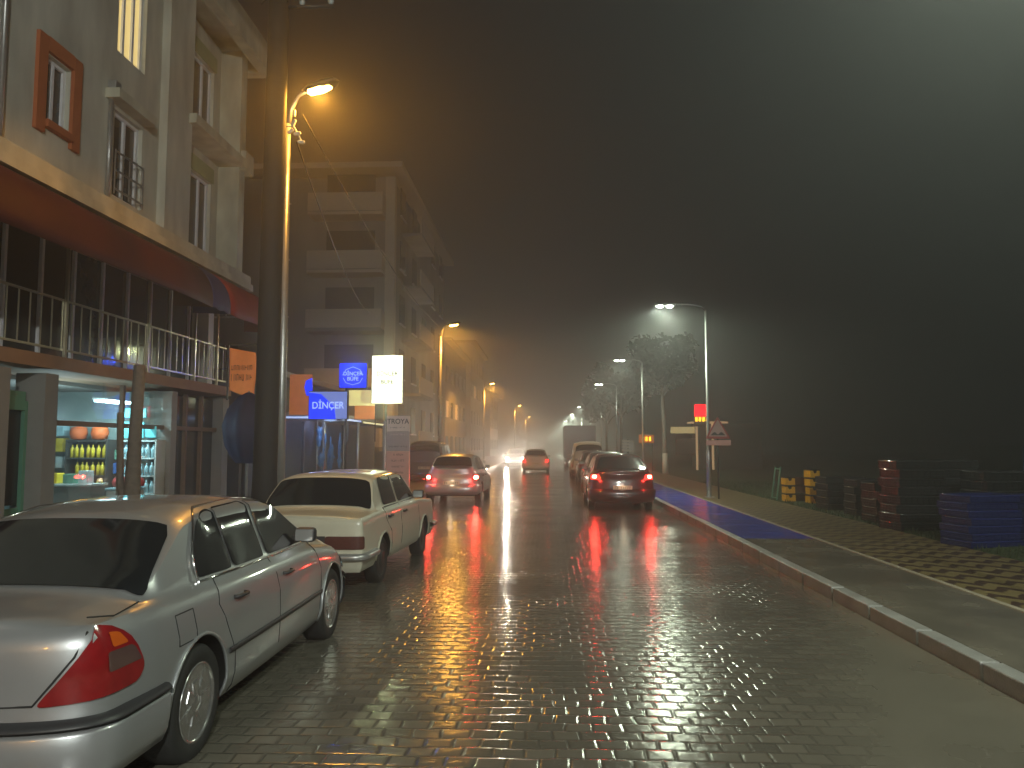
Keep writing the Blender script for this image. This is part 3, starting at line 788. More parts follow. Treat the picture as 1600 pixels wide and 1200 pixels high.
# box truck
t = empty('box_truck', (2.3, 54.5, 0)); tag(t, 'box truck with a tall dark cargo body at the far end of the kerb row', 'truck')
g = MB(); g.box((0, 2.3, 1.95), (2.2, 4.6, 2.3), bevel=.04)
for k in range(9): g.box((1.105, .3 + k * .5, 1.95), (.03, .04, 2.2)); g.box((-1.105, .3 + k * .5, 1.95), (.03, .04, 2.2))
g.build('cargo_box', 'greypaint', t)
g = MB(); g.prism([(4.7, .6), (4.7, 2.3), (5.5, 2.3), (6.0, 1.6), (6.1, .6)], -1.0, 1.0, 'X'); g.build('cab', 'greypaint', t)
g = MB(); g.box((0, 2.6, .68), (.9, 5.2, .18)); g.box((0, -.02, .62), (2.1, .08, .16)); g.build('chassis', 'iron', t)
for y in (1.2, 5.1):
    for sg in (1, -1): wheel(t, y, .93, .42, .26, 6, sg, 'iron', True)
for sg in (1, -1):
    g = MB(); g.box((.85 * sg, -.04, .78), (.2, .04, .12), bevel=.01); g.build('tail_light', 'taillens', t)

# ------------------------------------------------------------------ street lamps
def sodium_lamp(x, y, z, px, py, label, power, gname='orange street lamps on the left pavement'):
    r = empty('orange_street_lamp', (px, py, .14)); tag(r, label, 'street lamp', gname)
    H = z - .14; dx = x - px; dy = y - py
    g = MB(); g.tube([(0, 0, 0), (0, 0, 2.5), (0, 0, H - .55)], [.085, .075, .05], 12); g.tube([(0, 0, 0), (0, 0, .35)], [.13, .12], 12); g.build('pole', 'galv', r)
    g = MB(); g.tube([(0, 0, H - .60), (dx * .1, dy * .1, H - .30), (dx * .35, dy * .3, H - .08), (dx * .75, dy * .8, H + .02)], [.045, .035, .03, .028], 8); g.build('arm', 'galv', r)
    d = Vector((dx, dy, .12)).normalized()
    rot = d.to_track_quat('X', 'Z').to_matrix()
    g = MB(); g.lathe([(.001, -.30), (.06, -.28), (.12, -.1), (.14, .1), (.12, .28), (.001, .36)], 20, 'X')
    bmesh.ops.scale(g.bm, vec=(1, 1, .55), verts=g.bm.verts[:]); bmesh.ops.rotate(g.bm, matrix=rot, verts=g.bm.verts[:])
    hd = g.build('lamp_head', 'iron', r, (dx, dy, H + .05))
    g = MB(); g.lathe([(.001, -.2), (.08, -.15), (.10, .05), (.07, .2), (.001, .25)], 16, 'X')
    bmesh.ops.scale(g.bm, vec=(1, 1, .7), verts=g.bm.verts[:]); bmesh.ops.rotate(g.bm, matrix=rot, verts=g.bm.verts[:])
    g.build('lamp_glass', 'sodium', hd, (0, 0, -.045))
    lamp('lamp_light', 'SPOT', (dx, dy, H - .16), power, (1, .43, .05), r, .09, (0, 0, 0), 172, .35)
    return r
sodium_lamp(-3.69, 12.0, 7.50, -4.20, 12.05, 'nearest orange street lamp, glowing high above the silver sedan beside the thick pole', 330)
sodium_lamp(-4.40, 36.0, 7.38, -5.0, 36, 'second orange street lamp, right of the white lit sign', 1300)
sodium_lamp(-5.0, 70.0, 7.3, -5.7, 70, 'third orange street lamp, above the middle distance of the left pavement', 2200)
sodium_lamp(-3.9, 110, 7.3, -4.6, 110, 'small far orange street lamp near the vanishing point', 2500)
for q in (0,):
    r = empty('orange_street_lamp', (-5.2, 76, .14)); bpy.data.objects.remove(r)

def led_lamp(x, y, px, z, label, power, full=True):
    r = empty('white_street_lamp', (px, y, .15)); tag(r, label, 'street lamp', 'white street lamps on the right pavement')
    H = z - .15; dx = x - px
    g = MB(); g.tube([(0, 0, 0), (0, 0, 1.4), (0, 0, 1.45), (0, 0, H - .08)], [.075, .07, .05, .032], 12)
    g.box((0, 0, .012), (.28, .28, .025)); g.build('pole', 'galv', r)
    g = MB(); g.tube([(0, 0, H - .10), (-.12, 0, H + .02), (-.5, 0, H + .10), (dx + .30, 0, H + .10)], [.03, .026, .024, .022], 8); g.build('arm', 'galv', r)
    g = MB(); g.box((dx, 0, H + .09), (.66, .20, .07), bevel=.02); hd = g.build('lamp_head', 'galv', r)
    for s_ in (-.15, .15):
        g = MB(); g.lathe([(.001, -.035), (.09, -.03), (.11, 0), (.001, .01)], 16, 'Z', (dx + s_, 0, H + .045)); g.build('led_lens', 'led', hd)
        lamp('lamp_light', 'SPOT', (dx + s_, 0, H - .02), power / 2, (.86, 1, .74), r, .08, (0, 0, 0), 170, .4)
    return r
led_lamp(3.68, 24.1, 4.94, 6.02, 'nearest visible white street lamp on a tall pole beside the bump warning sign', 900)
led_lamp(3.75, 40, 4.9, 6.05, 'second white street lamp, above the pale tree trunk', 400)
led_lamp(3.75, 56, 5.0, 6.05, 'third white street lamp down the right pavement', 250)
led_lamp(3.8, 72, 5.0, 6.05, 'fourth white street lamp down the right pavement', 300)
led_lamp(3.8, 90, 5.0, 6.05, 'fifth white street lamp down the right pavement, small in the haze', 1500)
led_lamp(3.6, 112, 5.0, 6.05, 'farthest white street lamp of the row, near the vanishing point', 9000)
led_lamp(3.68, 5.2, 4.94, 6.4, 'white street lamp just overhead at the near end of the right pavement', 700)

r_ = led_lamp(3.68, -10.5, 4.94, 9.0, 'white street lamp behind the viewer on the right pavement', 200)
lamp('fill_light', 'POINT', (3.68 - 4.94, 0, 8.6), 7500, (.95, 1, .90), r_, .15)  # unseen fill added here to brighten facades, road and the sedan's rear
sodium_lamp(-3.9, -12, 7.4, -4.6, -12, 'orange street lamp behind the viewer on the left pavement', 700)

led_lamp(3.4, 145, 5.0, 6.05, 'tiny white street lamp added beyond all the others to brighten the haze by the vanishing point', 12000)  # extra lamp added so the distant haze glows brighter
sodium_lamp(-3.6, 155, 7.3, -4.3, 155, 'tiny orange street lamp added beyond all the others to brighten the haze by the vanishing point', 2500)  # added with the white one above to lift the far haze

# thick utility pole and cables
r = empty('utility_pole', (-4.16, 11.3, .14)); tag(r, 'thick dark concrete utility pole rising behind the silver sedan to the top of the picture', 'pole')
g = MB(); g.tube([(0, 0, 0), (0, 0, 1.2), (.02, 0, 5), (.06, 0, 11)], [.22, .175, .16, .145], 20); g.build('shaft', 'pole', r)
g = MB(); g.tube([(-.1, 0, 8.35), (.9, 0, 8.35)], .03, 6); g.build('crossarm', 'iron', r)
for x in (-.05, .4, .85):
    g = MB(); g.lathe([(.001, 8.37), (.03, 8.38), (.05, 8.43), (.035, 8.46), (.05, 8.5), (.02, 8.54), (.001, 8.54)], 12, 'Z', (x, 0, 0)); g.build('insulator', 'whitegoods', r)
r2 = empty('cable_clamp_set', (-4.05, 11.9, 6.75)); tag(r2, 'pale cable clamps hanging on the wires below the nearest orange lamp', 'cable clamp')
g = MB()
for k, (dx, dz) in enumerate(((0, .32), (.0, .16), (-.05, .02), (.06, -.02), (.13, -.16))): g.box((dx, 0, dz), (.05, .05, .11), Matrix.Rotation(R(25 * k), 3, 'Y'), bevel=.01)
g.tube([(-.2, 0, .1), (.0, 0, .1), (.16, 0, -.2)], .012, 6)
g.build('clamp', 'whitegoods', r2)
def cable(a, b, sag, label, rad=.012):
    a, b = Vector(a), Vector(b); pts = []
    for k in range(25):
        t = k / 24; p = a.lerp(b, t); p.z -= sag * 4 * t * (1 - t); pts.append(p - a)
    g = MB(); g.tube(pts, rad, 6); o = g.build('overhead_cable', 'iron', loc=a); tag(o, label, 'cable', 'overhead cables'); return o
cable((-3.95, 12, 7.1), (-4.9, 36, 7.2), .5, 'overhead cable running from the nearest orange lamp to the second one')
cable((-4.0, 11.9, 6.6), (-9.2, 39.8, 8.6), .6, 'overhead cable dropping from the clamps towards the dim apartment block')
cable((-4.4, 11.3, 8.55), (2.4, 3.5, 8.2), .1, 'overhead cable crossing the road from the thick pole, lowest of the crossing ones')
cable((-4.0, 11.3, 8.55), (1.0, 2.5, 9.2), .1, 'overhead cable crossing the road from the thick pole, middle of the crossing ones')
cable((-4.45, 11.3, 8.9), (-.6, 3.0, 9.8), .1, 'overhead cable crossing the road from the thick pole, highest of the crossing ones')

# ------------------------------------------------------------------ warning sign on the right pavement
r = empty('warning_sign', (5.08, 23.4, .15)); tag(r, 'triangular bump warning sign on a thin post beside the tall white lamp pole', 'road sign')
g = MB(); g.tube([(0, 0, 0), (0, 0, 2.35)], .028, 8); g.build('post', 'iron', r)
def tri(s, z0): return [(-s / 2, z0), (s / 2, z0), (0, z0 + s * .9)]
g = MB(); g.prism(round_poly(tri(.74, 1.78), .05), -.045, -.03, 'Y'); g.build('red_triangle', 'signred', r)
g = MB(); g.prism(round_poly(tri(.56, 1.845), .03), -.052, -.046, 'Y'); g.build('sign_face', 'signface', r)
g = MB(); pts = [(-.21, 1.88)]
for k in range(21):
    t = -1 + k / 10; pts.append((t * .2, 1.90 + .075 * max(0, math.cos((abs(t) - .5) * math.pi * 1.0)) ** 1.3))
pts.append((.21, 1.88)); g.prism(pts, -.057, -.053, 'Y'); g.build('bump_symbol', 'ink', r)
g = MB(); g.box((.02, -.03, 1.66), (.72, .02, .16), bevel=.004); g.build('supplementary_plate', 'totem_pink', r)

# ------------------------------------------------------------------ trees
def crown_mesh(name, rx, rz, n, seed, leaf=.16):
    random.seed(seed); bm = bmesh.new(); cl = []
    for k in range(16):
        a = random.uniform(0, 6.28); e = random.uniform(-.6, 1); rr = random.uniform(.3, .85)
        cl.append((Vector((math.cos(a) * rx * rr, math.sin(a) * rx * rr, e * rz * .75)), random.uniform(.35, .6) * rx * .8))
    for k in range(n):
        c, q = random.choice(cl)
        d = Vector((random.gauss(0, 1), random.gauss(0, 1), random.gauss(0, 1))).normalized() * q * random.random() ** .4; p = c + d
        s = leaf * random.uniform(.6, 1.4)
        mt = Matrix.Rotation(random.uniform(0, 6), 3, 'Z') @ Matrix.Rotation(random.uniform(-1.2, 1.2), 3, 'X')
        vs = [bm.verts.new(p + mt @ Vector(v)) for v in ((-s * .5, -s, 0), (s * .5, -s, 0), (s * .6, s * .3, s * .2), (0, s * 1.2, 0), (-s * .6, s * .3, -s * .2))]
        bm.faces.new(vs)
    me = bpy.data.meshes.new(name); bm.to_mesh(me); bm.free(); me.materials.append(M['leaf']); return me
CR = [crown_mesh('crown', 2.1, 1.6, 2600, s) for s in (3, 11, 23)]
def tree(x, y, th, scale, label, k, lean=.0, pale=False, painted=False, group=None):
    r = empty('pavement_tree', (x, y, .13), k * 1.3); tag(r, label, 'tree', group or 'trees on the right pavement')
    g = MB(); g.tube([(0, 0, 0), (lean * .3, 0, th * .4), (lean, 0, th), (lean * 1.3, .1, th + 1.0 * scale)], [.16, .12, .10, .04], 10)
    for q in range(5):
        a = q * 1.3 + k; g.tube([(lean, 0, th - .3), (lean + math.cos(a) * .6, math.sin(a) * .6, th + .5), (lean + math.cos(a) * 1.3 * scale, math.sin(a) * 1.3 * scale, th + 1.3)], [.06, .04, .015], 6)
    g.build('trunk', 'bark_pale' if pale else 'bark', r)
    o = bpy.data.objects.new('crown', CR[k % 3]); COL.objects.link(o); o.parent = r; o.location = (lean, 0, th + 1.3 * scale); o.scale = (scale,) * 3
    if painted:
        g = MB(); g.tube([(0, 0, .01), (lean * .12, 0, 1.15)], [.175, .145], 16); g.build('whitewash_band', 'lime', r)
    return r
tree(6.55, 43.5, 4.6, .95, 'tree with a pale bare trunk and whitewashed base right of the braking car', 0, -.1, True, True)
tree(5.7, 60, 4.0, 1.4, 'dark tree behind the third white street lamp', 2)
tree(5.8, 76, 3.8, 1.5, 'dark tree beyond the kerb row of cars, near the fourth white lamp', 1)

# ------------------------------------------------------------------ kiosk with red neon sign
k_ = empty('roadside_kiosk', (10.4, 51.0, .13)); tag(k_, 'small kiosk with lit cream posts and canopy edge under a red and yellow neon sign', 'kiosk')
g = MB(); g.box((1.6, 1.8, 1.5), (4.0, 3.0, 3.0)); g.build('wall', 'far_dark', k_)
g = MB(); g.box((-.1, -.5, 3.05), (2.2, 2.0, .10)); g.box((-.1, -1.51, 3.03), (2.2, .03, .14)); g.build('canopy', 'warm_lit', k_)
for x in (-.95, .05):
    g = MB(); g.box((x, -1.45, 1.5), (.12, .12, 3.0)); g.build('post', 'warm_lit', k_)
g = MB(); g.box((-1.8, -1.3, 2.55), (1.5, .1, .42)); g.build('side_board', 'banner_yellow', k_)
g = MB(); g.box((-1.6, -1.2, 1.5), (1.3, .06, 1.0)); g.build('menu_board', 'far_dark', k_)
s_ = empty('red_neon_sign', (9.7, 49.2, 3.35)); tag(s_, 'glowing red sign with a row of yellow letters above the kiosk canopy', 'neon sign')
g = MB(); g.box((0, 0, .55), (.85, .12, .75), bevel=.03); g.build('red_panel', 'neon_red', s_)
for i in range(4):
    g = MB(); g.box((-.33 + i * .22, -.08, .0), (.15, .05, .28), Matrix.Rotation(R(3 * i), 3, 'Y'), bevel=.02); g.build('yellow_letter', 'neon_yellow', s_)
g = MB(); g.box((0, .1, .1), (.9, .05, 1.1)); g.build('backing', 'iron', s_)
g2 = empty('orange_shop_sign', (5.9, 46.5, 2.0)); tag(g2, 'small orange lit sign behind the pale tree trunk', 'shop sign')
g = MB(); g.box((0, 0, .1), (.9, .1, .5), bevel=.02); g.build('sign_panel', 'banner_orange', g2)
for i in range(3):
    g = MB(); g.box((-.2 + i * .2, -.07, .1), (.1, .03, .25)); g.build('letter', 'neon_yellow', g2)
g = MB(); g.tube([(.35, .05, -1.85), (.35, .05, .35)], .03, 6); g.build('post', 'iron', g2)
wb = empty('white_notice_board', (3.72, 36, .15)); tag(wb, 'white slatted board on a post above the roofs of the kerb row', 'board')
g = MB()
for i in range(4): g.box((0, 0, 1.34 + i * .14), (.56, .04, .11), Matrix.Rotation(R(6), 3, 'Y'))
g.build('slats', 'lime', wb)
g = MB(); g.tube([(0, .04, 0), (0, .04, 1.85)], .03, 6); g.build('post', 'iron', wb)

# ------------------------------------------------------------------ stacked crates on the verge
def crate_mesh(w, d, h, color, band=None, name='crate'):
    g = MB(); t = .02
    for sx in (-1, 1):
        g.box((sx * (w / 2 - t / 2), 0, h / 2), (t, d, h)); g.box((0, sx * (d / 2 - t / 2), h / 2), (w - 2 * t, t, h))
    g.box((0, 0, t / 2 + .002), (w - 2 * t, d - 2 * t, t))
    for z in (.03, h * .5, h - .02):
        for sx in (-1, 1):
            g.box((sx * (w / 2 + .006), 0, z), (.016, d + .02, .022)); g.box((0, sx * (d / 2 + .006), z), (w + .02, .016, .022))
    n = max(3, int(w / .12))
    for i in range(n + 1):
        x = -w / 2 + w * i / n
        for sx in (-1, 1): g.box((x, sx * (d / 2 + .005), h / 2), (.014, .014, h * .94))
    n = max(3, int(d / .12))
    for i in range(n + 1):
        yv = -d / 2 + d * i / n
        for sx in (-1, 1): g.box((sx * (w / 2 + .005), yv, h / 2), (.014, .014, h * .94))
    o = g.build(name, color)
    if color in ('crate_black', 'crate_blue'):
        g = MB(); c_ = round_poly([(-w / 2, -d / 2), (w / 2, -d / 2), (w / 2, d / 2), (-w / 2, d / 2)], .09, 5); P3 = [(a, b, h - .012) for a, b in c_]; P3.append(P3[0])
        g.tube(P3, .017, 8, cap=False); g.build('rim', 'rim_black' if color == 'crate_black' else 'rim_blue', o)
    return o
def stack(proto, x, y, n, h, rz, lab, group, cat='crate', jit=.015, z0=.14):
    out = []
    for i in range(n):
        o = proto if (not proto.get('label')) else copy_tree(proto)
        o.location = (x + random.uniform(-jit, jit), y + random.uniform(-jit, jit), z0 + i * h)
        o.rotation_euler = (0, 0, rz + random.uniform(-.10, .10))
        tag(o, lab(i, n), cat, group); out.append(o)
    return out
ORD = ['bottom', 'second', 'third', 'fourth', 'fifth', 'sixth', 'seventh', 'eighth', 'ninth', 'tenth']
def labf(desc):
    def f(i, n):
        w = 'topmost' if i == n - 1 and n > 1 else ORD[i]
        return desc % w
    return f
random.seed(12)
# yellow/brown pieces
yl = crate_mesh(.25, .34, .19, 'crate_yellow', name='yellow_crate')
g = MB(); g.prism([(-.06, .19), (.05, .205), (.035, .13), (-.03, .115)], -.187, -.181, 'Y'); g.box((0, 0, .207), (.27, .36, .026)); g.build('rim_and_grip', 'crate_black', yl)
br_ = crate_mesh(.40, .34, .20, 'crate_brown', name='brown_crate')
stack(yl, 6.88, 22.6, 3, .235, 0, labf('%s yellow crate of the stack beside the green frame'), 'yellow crates on the verge')
stack(br_, 7.22, 22.75, 3, .235, 0, labf('%s brown crate between the two yellow stacks'), 'brown crates on the verge')
stack(yl, 7.36, 22.0, 4, .235, .1, labf('%s yellow crate of the taller yellow stack'), 'yellow crates on the verge')
stack(br_, 7.72, 22.1, 3, .235, 0, labf('%s brown crate right of the taller yellow stack'), 'brown crates on the verge')
stack(yl, 7.74, 21.3, 1, .235, 0, labf('single yellow crate standing on the %s layer at the right of the yellow stacks'), 'yellow crates on the verge')
gf = empty('green_frame_panel', (6.72, 23.0, .14)); tag(gf, 'leaning pale green metal frame at the left end of the yellow crates', 'frame')
g = MB(); rt = Matrix.Rotation(R(8), 3, 'Y')
for dy in (0, .5): g.box((0, dy, .48), (.035, .035, .98), rt)
for z in (.06, .9): g.box((.02 + .14 * (z - .48), .25, z), (.03, .5, .03))
g.build('frame_bars', 'green_frame', gf)
bk = crate_mesh(.98, .62, .155, 'crate_black', name='black_crate')
GB = 'black crates stacked on the verge'
stack(bk, 7.35, 19.9, 5, .165, .1, labf('%s black crate of the low stack next to the yellow crates'), GB)
stack(bk, 7.45, 18.3, 5, .165, .05, labf('%s black crate of the second low stack from the yellow crates'), GB)
stack(bk, 7.25, 16.8, 5, .165, .1, labf('%s black crate of the low stack just left of the tall black one'), GB)
stack(bk, 7.02, 15.3, 8, .165, .15, labf('%s black crate of the tallest black stack'), GB, jit=.04)
stack(bk, 7.80, 15.7, 8, .165, -.1, labf('%s black crate of the tall black stack behind right of the tallest'), GB, jit=.04)
stack(bk, 7.98, 14.2, 7, .165, .2, labf('%s black crate of the stack behind the blue crates'), GB, jit=.03)
stack(bk, 8.75, 14.0, 7, .165, .2, labf('%s black crate of the far right stack behind the blue crates'), GB, jit=.03)
bl = crate_mesh(.95, .62, .11, 'crate_blue', name='blue_crate')
GBL = 'blue crates stacked on the verge'
stack(bl, 6.95, 12.9, 7, .118, .25, labf('%s blue crate of the left blue stack'), GBL, jit=.03)
stack(bl, 7.95, 12.7, 7, .118, .2, labf('%s blue crate of the middle blue stack'), GBL, jit=.03)
stack(bl, 8.95, 12.5, 6, .118, .2, labf('%s blue crate of the right blue stack'), GBL, jit=.03)
b_ = empty('blue_sheet_sign', (9.08, 14.9, .14)); tag(b_, 'plain blue panel on a post above the stacks at the right edge', 'panel')
g = MB(); g.box((.1, 0, 1.36), (.62, .04, .5), Matrix.Rotation(R(4), 3, 'Y'), bevel=.02); g.build('panel', 'bluesheet', b_)
g = MB(); g.tube([(.1, .04, 0), (.1, .04, 1.6)], .03, 8); g.build('post', 'iron', b_)

# ------------------------------------------------------------------ near apartment building with shop
A = empty('apartment_building', (-8.1, 6, 0)); tag(A, 'pale apartment building over a lit shop on the left, with red awning and cornices', 'building')
def P(name, m, fn, parent=None):
    g = MB(); fn(g); o = g.build(name, m, None)
    o.parent = parent or A
    o.location = Vector((8.1, -6, 0)) if parent is None or parent is A else Vector((0, 0, 0))
    return o
X0 = -8.1
def holes_wall(g, x, th, y0, y1, z0, z1, openings):
    """wall slab in plane x with rectangular openings (y0,y1,z0,z1); built from butted blocks"""
    ys = sorted({y0, y1, *[o[0] for o in openings], *[o[1] for o in openings]})
    for a, b in zip(ys, ys[1:]):
        ops = sorted([(o[2], o[3]) for o in openings if o[0] < (a + b) / 2 < o[1]]); z = z0
        for c, d in ops:
            if c > z: g.box((x - th / 2, (a + b) / 2, (z + c) / 2), (th, b - a, c - z))
            z = d
        if z < z1: g.box((x - th / 2, (a + b) / 2, (z + z1) / 2), (th, b - a, z1 - z))
OPS = [(11.72, 12.4, 7.0, 8.1), (13.75, 14.75, 6.4, 8.05), (13.75, 14.75, 9.2, 11.2), (9.0, 10.2, 6.9, 8.4), (9.0, 10.2, 9.7, 11.2), (11.72, 12.4, 9.9, 11.2)]
P('upper_wall', 'plaster', lambda g: holes_wall(g, X0, .25, 5.0, 16.5, 6.15, 12.0, OPS))
OPS2 = [(17.25, 18.7, 6.35, 8.3), (17.25, 18.7, 9.2, 11.2)]
P('bay_wall', 'plaster', lambda g: holes_wall(g, X0 - .35, .25, 16.5, 19.15, 6.15, 12.0, OPS2))
P('pilaster', 'plaster', lambda g: g.box((X0 + .05, 15.95, 9.07), (.25, 1.1, 5.84)))
P('corner_column', 'trim', lambda g: g.box((X0 - .15, 19.28, 9.07), (.70, .36, 5.84)))
P('side_wall', 'plaster', lambda g: (g.box((X0 - 5.6, 19.33, 9.07), (10.2, .25, 5.84)), g.box((X0 - 5.6, 19.3, 4.6), (10.2, .3, 3.0)), g.box((X0 - 5.6, 19.3, 1.6), (10.2, .3, 2.6))))
P('roof', 'trim', lambda g: (g.box((X0 - 5.0, 12.35, 12.35), (11.3, 15.6, .25)), g.box((X0 + .50, 12.35, 12.12), (.3, 15.0, .9 * .8)), g.box((X0 - 4.5, 20.0, 12.12), (10.2, .3, .72))))
P('cornice', 'trim', lambda g: (g.box((X0 + .04, 12.25, 6.03), (.62, 14.9, .22), bevel=.02), g.box((X0 + .16, 12.25, 5.83), (.5, 14.9, .16))))
P('loggia_slab', 'trim', lambda g: (g.box((X0 - .02, 17.9, 9.0), (.72, 3.1, .22)), g.box((X0 + .1, 19.45, 9.1), (.45, .55, .5))))
def win(y0, y1, z0, z1, xf, glassmat='window_dark', bars=1, rail=False, surround=None):
    fr = P('window', 'upvc', lambda g: (
        g.box((xf - .12, (y0 + y1) / 2, z0 + .03), (.07, y1 - y0, .06)), g.box((xf - .12, (y0 + y1) / 2, z1 - .03), (.07, y1 - y0, .06)),
        [g.box((xf - .12, y, (z0 + z1) / 2), (.07, .07, z1 - z0 - .12)) for y in ([y0 + .035, y1 - .035] + [y0 + (y1 - y0) * (k + 1) / (bars + 1) for k in range(bars)])]))
    P('pane', glassmat, lambda g: g.box((xf - .14, (y0 + y1) / 2, (z0 + z1) / 2), (.02, y1 - y0 - .02, z1 - z0 - .02)), fr)
    P('curtain', 'curtain' if glassmat != 'lit_curtain' else 'lit_curtain', lambda g: g.grid([[(xf - .22 + .03 * math.sin(q * 2.1), y0 + (y1 - y0) * q / 24, z0), (xf - .22 + .03 * math.sin(q * 2.1), y0 + (y1 - y0) * q / 24, z1)] for q in range(25)]), fr)
    if surround:
        P('window_surround', surround, lambda g: (g.box((xf + .03, y0 - .12, (z0 + z1) / 2), (.07, .22, z1 - z0 + .5)), g.box((xf + .03, y1 + .12, (z0 + z1) / 2), (.07, .22, z1 - z0 + .5)), g.box((xf + .032, (y0 + y1) / 2, z1 + .14), (.07, y1 - y0, .24)), g.box((xf + .05, (y0 + y1) / 2, z0 - .08), (.12, y1 - y0, .12))), fr)
    if rail:
        P('balcony_rail', 'galv', lambda g: ([g.box((xf + .05, (y0 + y1) / 2, z0 + z), (.03, y1 - y0, .03)) for z in (.12, .48, .84)], [g.box((xf + .05, y0 + (y1 - y0) * k / 4, z0 + .45), (.02, .02, .85)) for k in range(5)]), fr)
win(11.72, 12.4, 7.0, 8.1, X0, bars=1, surround='plaster_orange')
win(9.0, 10.2, 6.9, 8.4, X0, bars=1, surround='plaster_orange')
win(9.0, 10.2, 9.7, 11.2, X0, bars=1, surround='plaster_orange')
win(11.72, 12.4, 9.9, 11.2, X0, bars=1, surround='plaster_orange')
win(13.75, 14.75, 6.4, 8.05, X0, bars=1, rail=True)
P('balcony_hood', 'trim', lambda g: g.box((X0 + .12, 14.1, 8.22), (.3, 1.35, .18)))
win(13.75, 14.75, 9.2, 11.2, X0, 'lit_curtain', bars=2, rail=False)
win(17.25, 18.7, 6.35, 8.3, X0 - .35, bars=2); win(17.25, 18.7, 9.2, 11.2, X0 - .35, bars=2)
for z in (8.3, 11.2): P('window_head', 'plaster_green', lambda g: g.box((X0 - .34, 17.97, z + .2), (.06, 1.6, .36)))
P('drainpipe', 'galv', lambda g: (g.tube([(X0 + .06, 13.52, 6.2), (X0 + .06, 13.52, 8.3)], .045, 8), g.box((X0 + .1, 13.55, 8.38), (.16, .2, .18), bevel=.02)))
P('drainpipe', 'galv', lambda g: g.tube([(X0 + .06, 10.7, 6.2), (X0 + .06, 10.7, 11.6)], .045, 8))
# first floor glazing, railing, awning
P('upper_slab', 'concrete', lambda g: g.box((X0 - 5.4, 12.1, 5.6), (10.6, 14.4, .3)))
P('balcony_slab', 'trim_brown', lambda g: (g.box((X0 - .65, 12.3, 3.10), (1.35, 14.2, .22)),))
P('ceiling_slab', 'concrete', lambda g: g.box((X0 - 5.9, 12.3, 3.05), (9.1, 14.0, .28)))
fg = P('first_floor_glazing', 'window_dark', lambda g: g.box((X0 - .95, 12.2, 4.33), (.03, 13.9, 2.24)))
P('glazing_mullion', 'upvc', lambda g: [g.box((X0 - .9, 5.6 + k * .95, 4.33), (.06, .06, 2.22)) for k in range(15)], None)
P('curtain_row', 'curtain', lambda g: g.grid([[(X0 - 1.12 + .05 * math.sin(q * 1.7), 5.3 + q * .07, 3.22), (X0 - 1.12 + .05 * math.sin(q * 1.7), 5.3 + q * .07, 5.4)] for q in range(198)]))
P('balcony_rail', 'rail', lambda g: ([g.box((X0 - .05, 12.2, z), (.035, 14.0, .035)) for z in (4.18, 3.34)], [g.box((X0 - .05, 5.25 + k * .27, 3.75), (.018, .018, .84)) for k in range(52)], [g.box((X0 - .02, yv, 4.3), (.05, .05, 2.2)) for yv in (12.6, 15.3, 17.4, 18.6)]))
def awn(g, ya, yb, ends=False):
    rows = []
    for i in range(9):
        yy = ya + (yb - ya) * i / 8; row = []
        for k in range(11):
            a = math.pi / 2 * k / 10
            row.append((X0 + .28 + .85 * math.sin(a), yy, 4.78 + .86 * math.cos(a) + .012 * math.sin(yy * 9)))
        row.append((X0 + 1.13, yy, 4.62 + .02 * math.sin(yy * 14)))
        rows.append(row)
    V = g.grid(rows)
    for r_ in (rows[0], rows[-1]):
        f = [g.bm.verts.new(p) for p in r_] + [g.bm.verts.new((X0 + .28, r_[0][1], 4.66))]
        g.bm.faces.new(f)
def awning(label, m, ya, yb):
    g = MB(); awn(g, ya, yb); g_o = g.build('curved_awning', m); md = g_o.modifiers.new('s', 'SOLIDIFY'); md.thickness = .012; tag(g_o, label, 'awning')
awning('long dark red curved awning under the cornice of the apartment building', 'awning_red', 5.5, 15.7)
awning('short blue curved awning between the two red ones', 'awning_blue', 15.72, 16.6)
awning('bright red curved awning at the corner of the apartment building', 'awning_red2', 16.62, 19.5)
# ground floor
cols_ = [(9.6, 11.3), (12.12, 12.45), (16.35, 16.6), (19.0, 19.35)]
for a, b in cols_: P('shop_column', 'concrete', lambda g: g.box((X0 - .25, (a + b) / 2, 1.53), (.5, b - a, 2.76)))
P('shop_frame', 'wood', lambda g: (g.box((X0 - .2, 14.4, 2.12), (.10, 3.9, .09)), g.box((X0 - .2, 17.8, 2.12), (.1, 2.4, .09)), [g.box((X0 - .2, yv, 1.53), (.08, .08, 2.76)) for yv in (12.5, 14.75, 17.4, 18.2)], g.box((X0 - .2, 14.4, .25), (.12, 3.9, .25))))
P('shop_door', 'green_frame', lambda g: (g.box((X0 - .3, 11.36, 1.3), (.06, .07, 2.3)), g.box((X0 - .3, 12.08, 1.3), (.06, .07, 2.3)), g.box((X0 - .3, 11.72, 2.45), (.06, .65, .30)), g.box((X0 - .32, 11.72, .5), (.03, .65, .5))))
P('door_pane', 'window_dark', lambda g: g.box((X0 - .34, 11.72, 1.55), (.01, .64, 1.5)))
P('inner_walls', 'shop_wall', lambda g: (g.box((X0 - 4.6, 12.3, 1.5), (.1, 13.8, 2.8)), g.box((X0 - 2.3, 9.9, 1.5), (4.4, .1, 2.8)), g.box((X0 - 2.4, 16.48, 1.5), (4.2, .1, 2.8)), g.box((X0 - 2.3, 12.9, .19), (4.4, 6.0, .08))))
for ya_, yb_ in ((12.55, 14.70), (14.80, 16.32)):
    P('shop_pane', 'shop_glass', lambda g: (g.box((X0 - .2, (ya_ + yb_) / 2, 1.19), (.012, yb_ - ya_, 1.72))))
    P('shop_pane', 'shop_glass', lambda g: (g.box((X0 - .2, (ya_ + yb_) / 2, 2.54), (.012, yb_ - ya_, .72))))
P('dark_shop_glass', 'window_dark', lambda g: g.box((X0 - .25, 17.8, 1.6), (.02, 2.3, 2.5)))
